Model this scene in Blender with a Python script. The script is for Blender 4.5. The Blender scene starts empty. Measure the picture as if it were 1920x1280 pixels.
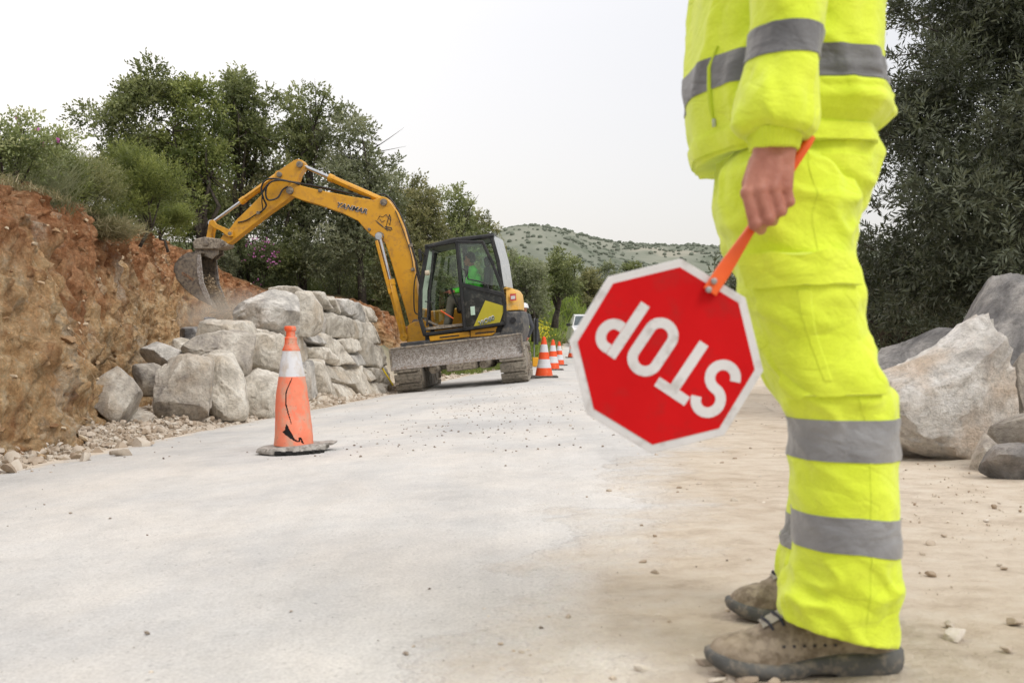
import bpy, bmesh, math, random
import numpy as np
from mathutils import Vector, Matrix
R = math.radians
FPX = 1867.0          # 35 mm lens on a 36 mm wide sensor, in pixels of the 1920 wide photograph
CAMZ = 0.55
scene = bpy.context.scene
COL = scene.collection
rng = np.random.default_rng(7)
random.seed(7)

def W(px, py, Y):
    """world point at depth Y that the photograph shows at px, py"""
    return np.array([(px-960.0)/FPX*Y, Y, CAMZ+(640.0-py)/FPX*Y])

# ------------------------------------------------------------------ noise
def _hash(ix, iy, iz, seed):
    h = (ix.astype(np.int64)*374761393 + iy.astype(np.int64)*668265263 + iz.astype(np.int64)*2147483647 + seed*974711) & 0xFFFFFFFF
    h = ((h ^ (h >> 13))*1274126177) & 0xFFFFFFFF
    h = ((h ^ (h >> 16))*2246822519) & 0xFFFFFFFF
    return ((h ^ (h >> 15)) & 0xFFFF)/32767.5-1.0
def vnoise(P, scale=1.0, seed=0):
    P = np.asarray(P, float)*scale
    i = np.floor(P).astype(np.int64); f = P-i; f = f*f*(3-2*f)
    out = 0
    for dx in (0, 1):
        wx = f[..., 0] if dx else 1-f[..., 0]
        for dy in (0, 1):
            wy = f[..., 1] if dy else 1-f[..., 1]
            for dz in (0, 1):
                wz = f[..., 2] if dz else 1-f[..., 2]
                out = out + wx*wy*wz*_hash(i[..., 0]+dx, i[..., 1]+dy, i[..., 2]+dz, seed)
    return out
def fbm(P, scale=1.0, octv=4, seed=0, gain=0.5):
    a, s, o = 1.0, scale, 0
    for k in range(octv):
        o = o+a*vnoise(P, s, seed+k*17); a *= gain; s *= 2.03
    return o
def sstep(a, b, x):
    t = np.clip((np.asarray(x, float)-a)/(b-a), 0, 1); return t*t*(3-2*t)

# ------------------------------------------------------------------ objects
def tag(o, label=None, cat=None, group=None, kind=None):
    if label: o['label'] = label
    if cat: o['category'] = cat
    if group: o['group'] = group
    if kind: o['kind'] = kind
    return o
def thing(name, label, cat, loc=(0, 0, 0), group=None):
    o = bpy.data.objects.new(name, None); COL.objects.link(o)
    o.location = loc; o.empty_display_size = 0.2
    return tag(o, label, cat, group)
def link(name, me, mat=None, parent=None, smooth=None, bevel=0, subsurf=0, world=True):
    o = bpy.data.objects.new(name, me); COL.objects.link(o)
    if mat is not None: me.materials.append(mat)
    if parent is not None:
        o.parent = parent
        if world:
            w = Matrix.Translation(parent_loc(parent)); o.matrix_parent_inverse = w.inverted()
    if smooth is not None:
        me.shade_smooth()
        if smooth < 179: me.set_sharp_from_angle(angle=R(smooth))
    if bevel:
        m = o.modifiers.new('b', 'BEVEL'); m.width = bevel; m.segments = 2; m.limit_method = 'ANGLE'; m.angle_limit = R(35)
    if subsurf:
        m = o.modifiers.new('s', 'SUBSURF'); m.levels = subsurf; m.render_levels = subsurf
    return o
def parent_loc(p):
    return Vector(p.location) if p.parent is None else Vector((0, 0, 0))
def np_mesh(name, V, F):
    me = bpy.data.meshes.new(name)
    V = np.asarray(V, np.float32); F = np.asarray(F, np.int32)
    me.vertices.add(len(V)); me.vertices.foreach_set('co', V.ravel())
    k = F.shape[1]
    me.loops.add(F.size); me.loops.foreach_set('vertex_index', F.ravel())
    me.polygons.add(len(F)); me.polygons.foreach_set('loop_start', np.arange(0, F.size, k, dtype=np.int32))
    me.update(calc_edges=True); me.validate()
    return me
def grid_faces(nv, nu, wrap=False):
    a = np.arange(nv*nu).reshape(nv, nu)
    if wrap: a = np.concatenate([a, a[:, :1]], 1)
    return np.stack([a[:-1, :-1], a[:-1, 1:], a[1:, 1:], a[1:, :-1]], -1).reshape(-1, 4)
def attr(me, name, vals, domain='POINT'):
    at = me.attributes.new(name, 'FLOAT', domain); at.data.foreach_set('value', np.asarray(vals, np.float32).ravel())

class MB:
    """collects solid shapes and links them as one mesh object; M maps local to world"""
    def __init__(s, M=None): s.v = []; s.f = []; s.M = M
    def add(s, vs, fs):
        b = len(s.v); s.v += [tuple(map(float, v)) for v in vs]; s.f += [tuple(b+i for i in f) for f in fs]; return s
    def prism(s, poly, y0, y1):
        n = len(poly)
        a = sum(poly[i][0]*poly[(i+1) % n][1]-poly[(i+1) % n][0]*poly[i][1] for i in range(n))
        if a < 0: poly = poly[::-1]
        if y0 > y1: y0, y1 = y1, y0
        vs = [(x, y0, z) for x, z in poly]+[(x, y1, z) for x, z in poly]
        fs = [tuple(range(n)), tuple(range(2*n-1, n-1, -1))]+[(i, n+i, n+(i+1) % n, (i+1) % n) for i in range(n)]
        return s.add(vs, fs)
    def box(s, c, d, rot=None):
        vs = []
        for z in (-.5, .5):
            for x, y in ((-.5, -.5), (.5, -.5), (.5, .5), (-.5, .5)):
                v = Vector((x*d[0], y*d[1], z*d[2]))
                if rot is not None: v = rot @ v
                vs.append(v+Vector(c))
        return s.add(vs, [(3, 2, 1, 0), (4, 5, 6, 7), (0, 1, 5, 4), (1, 2, 6, 5), (2, 3, 7, 6), (3, 0, 4, 7)])
    def tube(s, pts, r, n=10, cap=True):
        pts = [Vector(p) for p in pts]; m = len(pts)
        rs = r if isinstance(r, (list, tuple)) else [r]*m
        t0 = (pts[1]-pts[0]).normalized()
        up = Vector((0, 0, 1)) if abs(t0.z) < .9 else Vector((1, 0, 0))
        nrm = t0.cross(up).normalized(); vs = []; fs = []
        for i, p in enumerate(pts):
            t = (pts[min(i+1, m-1)]-pts[max(i-1, 0)]).normalized()
            nrm = (nrm-t*nrm.dot(t)).normalized(); b = t.cross(nrm)
            for k in range(n):
                a = 2*math.pi*k/n
                vs.append(p+(nrm*math.cos(a)+b*math.sin(a))*rs[i])
        for i in range(m-1):
            for k in range(n):
                k2 = (k+1) % n
                fs.append((i*n+k, i*n+k2, (i+1)*n+k2, (i+1)*n+k))
        if cap: fs += [tuple(range(n-1, -1, -1)), tuple(range((m-1)*n, m*n))]
        return s.add(vs, fs)
    def lathe(s, prof, c=(0, 0, 0), n=32, axis='z', cap=True, fn=None):
        vs = []; fs = []; m = len(prof)
        for r, z in prof:
            for k in range(n):
                a = 2*math.pi*k/n; x, y, zz = r*math.cos(a), r*math.sin(a), z
                if axis == 'y': x, y, zz = x, z, -y
                if axis == 'x': x, y, zz = z, x, y
                vs.append((x+c[0], y+c[1], zz+c[2]))
        for i in range(m-1):
            for k in range(n):
                k2 = (k+1) % n; fs.append((i*n+k, i*n+k2, (i+1)*n+k2, (i+1)*n+k))
        if cap: fs += [tuple(range(n-1, -1, -1)), tuple(range((m-1)*n, m*n))]
        return s.add(vs, fs)
    def build(s, name, mat, parent=None, bevel=0, smooth=35):
        me = bpy.data.meshes.new(name)
        vs = s.v if s.M is None else [tuple(s.M @ Vector(v)) for v in s.v]
        me.from_pydata(vs, [], s.f); me.update()
        bm = bmesh.new(); bm.from_mesh(me); bmesh.ops.recalc_face_normals(bm, faces=bm.faces); bm.to_mesh(me); bm.free()
        return link(name, me, mat, parent, smooth=smooth, bevel=bevel)

def remeshed(name, me, voxel, smooth_it=2):
    """fuse overlapping solids into one continuous skin"""
    o = bpy.data.objects.new(name, me); COL.objects.link(o)
    m = o.modifiers.new('r', 'REMESH'); m.mode = 'VOXEL'; m.voxel_size = voxel
    if smooth_it:
        m2 = o.modifiers.new('s', 'SMOOTH'); m2.factor = .5; m2.iterations = smooth_it
    dg = bpy.context.evaluated_depsgraph_get(); dg.update()
    out = bpy.data.meshes.new_from_object(o.evaluated_get(dg))
    bpy.data.objects.remove(o); out.shade_smooth()
    return out

# ------------------------------------------------------------------ materials
class N:
    def __init__(s, name):
        s.m = bpy.data.materials.new(name); s.m.use_nodes = True; s.nt = s.m.node_tree
        s.nt.nodes.clear(); s.out = s.nt.nodes.new('ShaderNodeOutputMaterial')
    def n(s, t, ins=None, **kw):
        nd = s.nt.nodes.new('ShaderNode'+t)
        for k, v in kw.items(): setattr(nd, k, v)
        for k, v in (ins or {}).items():
            if isinstance(v, bpy.types.NodeSocket): s.nt.links.new(v, nd.inputs[k])
            else: nd.inputs[k].default_value = v
        return nd
    def obj(s): return s.n('TexCoord').outputs['Object']
    def pos(s): return s.n('NewGeometry').outputs['Position']
    def scaled(s, vec, sc, off=(0, 0, 0)): return s.n('Mapping', {'Vector': vec, 'Scale': sc, 'Location': off}).outputs[0]
    def noise(s, vec, scale, detail=5, rough=.55, dist=0):
        return s.n('TexNoise', {'Vector': vec, 'Scale': scale, 'Detail': detail, 'Roughness': rough, 'Distortion': dist}).outputs['Fac']
    def ramp(s, fac, stops, interp='LINEAR'):
        nd = s.n('ValToRGB', {'Fac': fac}); cr = nd.color_ramp; cr.interpolation = interp
        while len(cr.elements) < len(stops): cr.elements.new(.5)
        for e, (p, c) in zip(cr.elements, stops):
            e.position = p; e.color = (*c, 1) if not isinstance(c, (int, float)) else (c, c, c, 1)
        return nd.outputs['Color']
    def mix(s, fac, a, b, bt='MIX'):
        nd = s.n('Mix', data_type='RGBA', blend_type=bt)
        for k, v in (('Factor', fac), ('A', a), ('B', b)):
            so = [i for i in nd.inputs if i.name == k and i.enabled and (i.type == 'RGBA' or k == 'Factor')]
            so = so[0]
            if isinstance(v, bpy.types.NodeSocket): s.nt.links.new(v, so)
            elif k == 'Factor': so.default_value = v
            else: so.default_value = (*v, 1) if len(v) == 3 else v
        return [o for o in nd.outputs if o.type == 'RGBA' and o.enabled][0]
    def math(s, op, a, b=0, c=None):
        ins = {0: a, 1: b}
        if c is not None: ins[2] = c
        return s.n('Math', ins, operation=op).outputs[0]
    def bump(s, h, strength=.5, dist=.01, nrm=None):
        ins = {'Height': h, 'Strength': strength, 'Distance': dist}
        if nrm is not None: ins['Normal'] = nrm
        return s.n('Bump', ins).outputs[0]
    def attr(s, name): return s.n('Attribute', attribute_name=name).outputs['Fac']
    def pbr(s, col, rough=.8, normal=None, **kw):
        ins = {'Base Color': (*col, 1) if isinstance(col, tuple) else col, 'Roughness': rough}
        if normal is not None: ins['Normal'] = normal
        for k, v in kw.items(): ins[k.replace('_', ' ')] = v
        b = s.n('BsdfPrincipled', ins); s.nt.links.new(b.outputs[0], s.out.inputs[0]); return s.m

def m_simple(name, c1, c2, scale=8, rough=.6, bump=.1, bscale=60, metal=0, dirt=None, dirt_amt=.5, spec=.5, bdist=.004, coat=0):
    s = N(name); v = s.obj()
    col = s.ramp(s.noise(v, scale), [(.35, c1), (.68, c2)])
    if dirt:
        d = s.ramp(s.noise(v, scale*2.7, 8, .65), [(.62-dirt_amt*.35, 0.0), (.72-dirt_amt*.2, 1.0)])
        col = s.mix(d, col, dirt)
    nb = s.bump(s.noise(v, bscale, 5), bump, bdist)
    return s.pbr(col, rough, nb, Metallic=metal, Specular_IOR_Level=spec, Coat_Weight=coat)
# ================================================================== camera, light
cam = bpy.data.cameras.new('camera'); camo = bpy.data.objects.new('camera', cam); COL.objects.link(camo)
camo.location = (0, 0, CAMZ); camo.rotation_euler = (R(90), 0, 0)
cam.lens = 35.0; cam.sensor_width = 36.0; cam.clip_start = .05; cam.clip_end = 4000
cam.dof.use_dof = True; cam.dof.focus_distance = 9.0; cam.dof.aperture_fstop = 6.3; cam.dof.aperture_blades = 9
scene.camera = camo
scene.view_settings.view_transform = 'Standard'; scene.view_settings.look = 'None'
scene.view_settings.exposure = 0; scene.view_settings.gamma = 1
scene.render.engine = 'CYCLES'
scene.cycles.max_bounces = 7; scene.cycles.diffuse_bounces = 3; scene.cycles.transparent_max_bounces = 8
scene.cycles.use_denoising = True; scene.cycles.volume_bounces = 1; scene.cycles.volume_step_rate = 2

SUN_EL, SUN_AZ = R(48), R(138)      # veiled sun high behind the camera, to the right
wd = bpy.data.worlds.new('World'); scene.world = wd; wd.use_nodes = True
nt = wd.node_tree; nt.nodes.clear()
wo = nt.nodes.new('ShaderNodeOutputWorld'); bg1 = nt.nodes.new('ShaderNodeBackground'); bg2 = nt.nodes.new('ShaderNodeBackground')
add = nt.nodes.new('ShaderNodeAddShader')
sky = nt.nodes.new('ShaderNodeTexSky'); sky.sky_type = 'NISHITA'; sky.sun_disc = False
sky.sun_elevation = SUN_EL; sky.sun_rotation = SUN_AZ+math.pi*1.0; sky.air_density = 1.0; sky.dust_density = 6.0; sky.ozone_density = 1.0
nt.links.new(sky.outputs[0], bg1.inputs[0]); bg1.inputs[1].default_value = .05
# cloud deck: bright grey white, brighter overhead
tc = nt.nodes.new('ShaderNodeTexCoord'); sx = nt.nodes.new('ShaderNodeSeparateXYZ'); rp = nt.nodes.new('ShaderNodeValToRGB')
nt.links.new(tc.outputs['Generated'], sx.inputs[0]); nt.links.new(sx.outputs[2], rp.inputs[0])
rp.color_ramp.elements[0].position = 0; rp.color_ramp.elements[0].color = (.62, .60, .58, 1)
rp.color_ramp.elements[1].position = .9; rp.color_ramp.elements[1].color = (.86, .85, .85, 1)
e = rp.color_ramp.elements.new(.3); e.color = (.64, .63, .625, 1)
nz = nt.nodes.new('ShaderNodeTexNoise'); nz.inputs['Scale'].default_value = 1.5; nz.inputs['Detail'].default_value = 3
mp = nt.nodes.new('ShaderNodeMapping'); mp.inputs['Scale'].default_value = (1, 1, 3)
nt.links.new(tc.outputs['Generated'], mp.inputs[0]); nt.links.new(mp.outputs[0], nz.inputs[0])
mr = nt.nodes.new('ShaderNodeMapRange'); mr.inputs[3].default_value = 1.07; mr.inputs[4].default_value = 1.15
nt.links.new(nz.outputs[0], mr.inputs[0]); nt.links.new(mr.outputs[0], bg2.inputs[1]); nt.links.new(rp.outputs[0], bg2.inputs[0])
nt.links.new(bg1.outputs[0], add.inputs[0]); nt.links.new(bg2.outputs[0], add.inputs[1]); nt.links.new(add.outputs[0], wo.inputs[0])

sl = bpy.data.lights.new('sun', 'SUN'); so = bpy.data.objects.new('sun', sl); COL.objects.link(so)
sl.energy = 1.9; sl.angle = R(26); sl.color = (1, .965, .91)
d = Vector((math.sin(SUN_AZ)*math.cos(SUN_EL), math.cos(SUN_AZ)*math.cos(SUN_EL), math.sin(SUN_EL)))
so.rotation_euler = d.to_track_quat('Z', 'Y').to_euler(); so.location = d*30

# ================================================================== terrain function
_ey = np.array([-20, 2, 5.5, 7.8, 12.4, 17.7, 21, 27.5, 31, 38, 45, 55, 70, 90])
_el = np.array([-3.3, -3.0, -2.85, -2.77, -2.4, -2.05, -1.5, -.3, 1.0, 1.8, 2.3, 5.2, 9, 17])
_er = np.array([-.9, .45, 1.25, 1.8, 2.4, 3.0, 3.4, 4.4, 5.2, 6.6, 7.7, 9.8, 14, 24])
def xl(y): return np.interp(y, _ey, _el)
def xr(y): return np.interp(y, _ey, _er)
def ground_z(x, y):
    x = np.asarray(x, float); y = np.asarray(y, float)
    s = np.interp(y, [4, 6, 11, 17, 24, 32, 45], [.04, .042, .06, .09, .06, .03, 0.01])
    z = -.007*np.clip(y, -5, 31)+s*np.minimum(x-.6, 0)*np.clip((x+14)/8, 0, 1)
    z = z+sstep(31, 60, y)*1.3+np.clip(y-60, 0, 1e9)*.012
    P = np.stack([x, y, 0*x], -1)
    # outside the road: rough dirt on the right, rising slopes on the left
    dr = x-xr(y); dl = xl(y)-x
    rough = fbm(P, 1.3, 3, 5)*.018+fbm(P, 6.0, 3, 9)*.007
    z = z+rough*sstep(.45, 1.2, dr)+(rough*1.5)*sstep(0.05, .6, dl)
    berm = (.075+.06*fbm(P, 2.2, 3, 15))*sstep(.02, .3, dl)*(1-sstep(.55, .95, dl))*(y < 19)
    z = z+np.maximum(berm, 0)+np.abs(fbm(P, 9, 3, 19))*.03*sstep(.02, .2, dl)*(y < 24)
    z = z+sstep(22, 27, y)*(1-sstep(60, 80, y))*sstep(.6, 6.5, dl)*3.2
    z = z+sstep(29, 36, y)*(1-sstep(60, 80, y))*sstep(.4, 3.0, dl)*1.1
    z = z+sstep(3.2, 12, dr)*sstep(5, 12, y)*.5
    z = z+.5*np.exp(-((x-3.6)/1.5)**2-((y-58)/7)**2)*sstep(.2, 1.5, dl)
    # loose fill tipped behind the boulder wall
    z = z+sstep(.75, 1.6, dl)*sstep(10.6, 13.6, y)*(1-sstep(22, 23.5, y))*.85
    return z

_tx, _ty = np.arange(-16, 16.01, .04), np.arange(-4, 72, .05)
_TZ = ground_z(*np.meshgrid(_tx, _ty))
def gzs(x, y):
    """quick ground height at one point"""
    fx = min(max((x+16)/.04, 0), len(_tx)-2.001); fy = min(max((y+4)/.05, 0), len(_ty)-2.001); i = int(fx); j = int(fy); fx -= i; fy -= j
    return float((_TZ[j, i]*(1-fx)+_TZ[j, i+1]*fx)*(1-fy)+(_TZ[j+1, i]*(1-fx)+_TZ[j+1, i+1]*fx)*fy)
def axis(dense0, dense1, step, lo, hi, growth=1.13):
    a = list(np.arange(dense0, dense1, step)); st = step
    while a[-1] < hi: st *= growth; a.append(a[-1]+st)
    st = step
    while a[0] > lo: st *= growth; a.insert(0, a[0]-st)
    return np.array(a)
gx = axis(-6, 6, .075, -900, 900); gy = axis(1, 24, .085, -60, 330, 1.09)
X, Y = np.meshgrid(gx, gy); Z = ground_z(X, Y)
Z -= .35*sstep(-.3, .5, np.minimum(X-xl(Y)-.3, xr(Y)-.3-X))*0
V = np.stack([X, Y, Z], -1).reshape(-1, 3)
dR = (X-xr(Y)).ravel(); dL = (xl(Y)-X).ravel()

def dirt_nodes(s, v):
    a = s.noise(v, .9, 6, .6); b = s.noise(s.scaled(v, (1, 1.4, 1)), 6.5, 9, .74)
    c1 = s.ramp(a, [(.3, (.55, .45, .34)), (.5, (.67, .575, .46)), (.7, (.74, .66, .555))])
    c2 = s.ramp(b, [(.36, (.42, .325, .23)), (.5, (.65, .55, .43)), (.62, (.75, .675, .56))])
    col = s.mix(.5, c1, c2)
    return col, b
# ground sheet
s = N('dirt_ground'); v = s.pos()
col, b = dirt_nodes(s, v)
vor = s.n('TexVoronoi', {'Vector': v, 'Scale': 26.0, 'Randomness': 1.0}).outputs['Distance']
clod = s.ramp(vor, [(.08, 1.0), (.3, 0.0)])
fine = s.noise(v, 55, 6, .7); ruts = s.noise(s.scaled(v, (1, 1.5, 1)), 3.6, 8, .66)
green = s.attr('green')
gcol = s.ramp(s.noise(v, 3.0, 8, .7), [(.3, (.035, .05, .018)), (.55, (.075, .09, .03)), (.7, (.15, .13, .065))])
col = s.mix(green, col, gcol)
h = s.math('ADD', s.math('MULTIPLY', ruts, 2.3), s.math('ADD', s.math('MULTIPLY', b, 1.0), s.math('MULTIPLY', fine, .35)))
M_DIRT = s.pbr(col, .95, s.bump(h, .9, .03), Specular_IOR_Level=.2)
me = np_mesh('ground', V, grid_faces(*X.shape))
gr = sstep(3.2, 5.5, dR)*sstep(5.5, 8, V[:, 1])
gl = sstep(20, 23, V[:, 1])*sstep(.25, 1.0, dL)
attr(me, 'green', np.clip(gr+gl+sstep(45, 60, V[:, 1])*sstep(.3, 1, np.maximum(dR, dL)), 0, 1))
tag(link('ground', me, M_DIRT, smooth=180), 'pale beige dirt ground either side of the road', kind='structure')

# road sheet
ys = np.concatenate([np.arange(-6, 30, .12), np.arange(30, 95, .6)]); us = np.concatenate([np.linspace(0, .93, 56), np.linspace(.94, 1, 6)])
XX = xl(ys)[:, None]+(xr(ys)+.42-xl(ys))[:, None]*us[None]+0*ys[:, None]
YY = ys[:, None]+0*XX
edge = .09*fbm(np.stack([YY, 0*YY, 0*YY], -1), 1.4, 4, 3)
XX = XX+edge*((us < .01)*1.0+(us > .99)*1.0)[None]
lift = .003+.0006*np.maximum(YY, 0)
ZZ = ground_z(np.clip(XX, xl(YY)+.0, xr(YY)+.42), YY)+lift
ZZ[:, -1] -= .02
me = np_mesh('road', np.stack([XX, YY, ZZ], -1).reshape(-1, 3), grid_faces(*XX.shape))
attr(me, 'dright', (xr(YY)-XX).ravel()); attr(me, 'dleft', (XX-xl(YY)).ravel())
s = N('dusty_concrete'); v = s.pos()
grey = s.ramp(s.noise(s.scaled(v, (1, 1, 1)), .75, 6, .6), [(.32, (.47, .464, .455)), (.52, (.575, .562, .538)), (.72, (.64, .62, .588))])
dust = s.ramp(s.noise(s.scaled(v, (1.3, 1, 1)), .7, 8, .66, .3), [(.42, 0.0), (.66, 1.0)])
col = s.mix(s.math('MULTIPLY', dust, .6), grey, (.68, .625, .555))
grain = s.ramp(s.noise(v, 130, 4, .8), [(.35, .70), (.6, 1.08)])
streak = s.ramp(s.noise(s.scaled(v, (1.6, 1, 1)), 7, 9, .72), [(.3, .90), (.62, 1.04)])
tyre = s.ramp(s.noise(s.scaled(v, (5.5, .35, 1)), 1.0, 5, .55), [(.36, .93), (.56, 1.02)]); col = s.mix(.55, col, tyre, 'MULTIPLY')
blot = s.ramp(s.noise(v, 2.6, 9, .75), [(.34, .90), (.5, 1.0), (.7, 1.04)]); col = s.mix(.7, col, blot, 'MULTIPLY')
col = s.mix(.7, col, grain, 'MULTIPLY'); col = s.mix(.8, col, streak, 'MULTIPLY')
spk = s.ramp(s.noise(v, 62, 3, .65), [(.30, .45), (.36, 1.0)])
col = s.mix(.7, col, spk, 'MULTIPLY')
dcol, b = dirt_nodes(s, v)
n1 = s.noise(v, 1.6, 7, .65)
dr = s.math('ADD', s.attr('dright'), s.math('MULTIPLY', s.math('SUBTRACT', n1, .5), 1.5))
fr = s.ramp(dr, [(0.10, 1.0), (.55, 0.0)])
dl = s.math('ADD', s.attr('dleft'), s.math('MULTIPLY', s.math('SUBTRACT', n1, .5), .9))
fl = s.ramp(dl, [(0.0, 1.0), (.16, 0.0)])
col = s.mix(s.math('MAXIMUM', fr, fl), col, dcol)
hr = s.math('ADD', s.math('MULTIPLY', s.noise(v, 140, 4, .7), .35), s.noise(v, 9, 6, .6))
hgd = s.math('ADD', s.math('MULTIPLY', s.noise(s.scaled(v, (1, 1.5, 1)), 3.6, 8, .66), 2.3), s.math('ADD', s.math('MULTIPLY', b, 1.0), s.math('MULTIPLY', s.noise(v, 55, 6, .7), .35)))
h = s.math('ADD', s.math('MULTIPLY', hgd, fr), s.math('MULTIPLY', s.math('MULTIPLY', hr, .17), s.math('SUBTRACT', 1.0, fr)))
M_ROAD = s.pbr(col, .9, s.bump(h, .9, .03), Specular_IOR_Level=.2)
tag(link('road', me, M_ROAD, smooth=180), 'dust covered pale concrete road running past the works', kind='structure')

# ================================================================== earth bank (cut face)
pb = [(-3.6, -1), (-3.5, 3), (-3.42, 5), (-3.44, 6.6), (-4.00, 9), (-4.85, 12), (-5.85, 16), (-6.45, 17.5), (-7.0, 19), (-7.1, 20.6), (-6.6, 21.8), (-5.9, 22.4), (-4.9, 22.6), (-4.0, 22.5), (-3.3, 22.6), (-2.75, 23.1), (-2.5, 24.2), (-2.3, 26)]
hz = [1.55, 1.6, 1.6, 1.63, 1.77, 1.95, 2.26, 2.4, 2.55, 2.6, 2.35, 1.74, 1.62, 1.56, 1.44, 1.2, .8, .3]
pb = np.array(pb); hz = np.array(hz)
cum = np.concatenate([[0], np.cumsum(np.linalg.norm(np.diff(pb, axis=0), axis=1))])
nu = 1000; t = np.linspace(0, cum[-1], nu)
# denser where the bank is close to the camera is not needed: 4.5 cm steps throughout
bx, by, bz = np.interp(t, cum, pb[:, 0]), np.interp(t, cum, pb[:, 1]), np.interp(t, cum, hz)
k = np.ones(25)/25
for arr in (bx, by, bz):
    arr[12:-12] = np.convolve(arr, k, 'valid')
tx, ty = np.gradient(bx), np.gradient(by); L = np.hypot(tx, ty); nx, ny = ty/L, -tx/L      # outward, to the road
prof = [(.50, -.35), (.42, .0), (.34, .10), (.28, .3), (.22, .52), (.14, .75), (.06, .9), (0, .985), (-.12, 1.0), (-.4, 1.03), (-1.2, 1.06), (-3, 1.1), (-7, 1.15), (-16, 1.35)]
pv = np.concatenate([np.linspace(0, 8, 112), np.linspace(8, 13, 22)[1:]])
po = np.interp(pv, range(14), [p[0] for p in prof]); ph = np.interp(pv, range(14), [p[1] for p in prof])
sw = (ph[None]*0+1)*1.0
gz = ground_z(bx+nx*.4, by+ny*.4)-.03
BX = bx[None]+nx[None]*po[:, None]; BY = by[None]+ny[None]*po[:, None]
BZ = gz[None]+(bz-gz)[None]*ph[:, None]
P = np.stack([BX, BY, BZ], -1)
face = (1-sstep(7.6, 9.5, pv))[:, None]
Pn = P*np.array([1, 1, 1.0])
groove = fbm(np.stack([t[None]+0*BZ, 0*BZ, BZ*.22], -1), 3.2, 4, 31, .6)
big = fbm(Pn, .9, 3, 33); mid = fbm(Pn, 3.0, 4, 35, .6); fine_ = fbm(Pn, 12.0, 3, 37, .6)
ridge = 1-np.abs(fbm(Pn, 4.5, 3, 41))*2
vfine = fbm(Pn, 26.0, 2, 43, .6)
dis = face*(.12*big+.075*groove+.085*mid+.045*fine_+.022*vfine-.05*np.clip(.25-np.abs(mid), 0, 1)+.035*ridge*sstep(.45, .9, ph)[:, None])
dis = dis+(1-face)*0
P[..., 0] += nx[None]*dis; P[..., 1] += ny[None]*dis
P[..., 2] += (1-face)*(.06*mid+.02*fine_)+.06*mid*face
lipn = fbm(np.stack([t, 0*t, 0*t], -1), 1.1, 4, 55)
P[..., 2] += (.07*lipn)[None]*sstep(.6, 1.0, ph)[:, None]
me = np_mesh('earth_bank', P.reshape(-1, 3), grid_faces(*BX.shape)[:, ::-1])
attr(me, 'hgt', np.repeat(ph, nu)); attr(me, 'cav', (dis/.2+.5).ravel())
attr(me, 'top', np.repeat(sstep(8.0, 9.2, pv), nu))
s = N('red_earth'); v = s.pos(); hg = s.attr('hgt')
n0 = s.noise(s.scaled(v, (1, 1, .8)), 1.1, 6, .6); n1 = s.noise(s.scaled(v, (1, 1, .6)), 9, 11, .82); n2 = s.noise(v, 42, 6, .75)
low = s.ramp(n1, [(.32, (.34, .19, .085)), (.45, (.68, .42, .21)), (.56, (.80, .58, .34)), (.68, (.88, .76, .58))])
up = s.ramp(n1, [(.32, (.19, .078, .034)), (.45, (.44, .20, .092)), (.56, (.60, .32, .165)), (.7, (.74, .50, .31))])
f = s.math('ADD', hg, s.math('MULTIPLY', s.math('SUBTRACT', n0, .5), 1.9))
col = s.mix(s.ramp(f, [(.42, 0.0), (.78, 1.0)]), low, up)
cal = s.ramp(s.noise(s.scaled(v, (1, 1, .7)), 1.9, 6, .6), [(.57, 0.0), (.64, .8)])
col = s.mix(s.math('MULTIPLY', cal, s.ramp(n2, [(.35, .2), (.6, 1.0)])), col, (.70, .60, .46))
cr_ = s.n('TexVoronoi', {'Vector': v, 'Scale': 24.0}).outputs['Distance']
col = s.mix(.75, col, s.ramp(cr_, [(.1, 1.2), (.62, .84)]), 'MULTIPLY')
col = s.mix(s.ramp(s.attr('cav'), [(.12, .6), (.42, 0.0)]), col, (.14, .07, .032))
speck = s.ramp(s.noise(v, 22, 4, .7), [(.64, 0.0), (.70, .8)])
col = s.mix(speck, col, (.55, .46, .36))
rust = s.ramp(s.noise(s.scaled(v, (1, 1, .6)), 2.7, 6, .6), [(.56, 0.0), (.66, .7)])
col = s.mix(rust, col, (.30, .105, .035))
pit = s.n('TexVoronoi', {'Vector': s.scaled(v, (1, 1, .8)), 'Scale': 55.0}).outputs['Distance']; col = s.mix(.6, col, s.ramp(pit, [(.12, 1.22), (.5, .88)]), 'MULTIPLY')
hard = s.noise(v, 70, 4, .8); col = s.mix(.75, col, s.ramp(hard, [(.34, .6), (.42, 1.05), (.58, 1.05), (.66, 1.35)]), 'MULTIPLY')
scr = s.n('TexNoise', {'Vector': s.scaled(v, (14, 14, 2.0)), 'Scale': 1.0, 'Detail': 6.0, 'Roughness': .6}).outputs['Fac']
col = s.mix(s.attr('top'), col, s.ramp(n1, [(.3, (.06, .05, .02)), (.6, (.16, .13, .07))]))
h = s.math('ADD', s.math('MULTIPLY', n1, 1.7), s.math('ADD', s.math('MULTIPLY', n2, .55), s.math('ADD', s.math('MULTIPLY', scr, .6), s.math('MULTIPLY', cr_, -.35))))
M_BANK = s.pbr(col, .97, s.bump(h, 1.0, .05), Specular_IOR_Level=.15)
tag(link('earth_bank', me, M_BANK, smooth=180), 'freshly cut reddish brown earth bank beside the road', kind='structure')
nu_bank = nu
BANK = dict(x=bx, y=by, z=bz, nx=nx, ny=ny)

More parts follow.
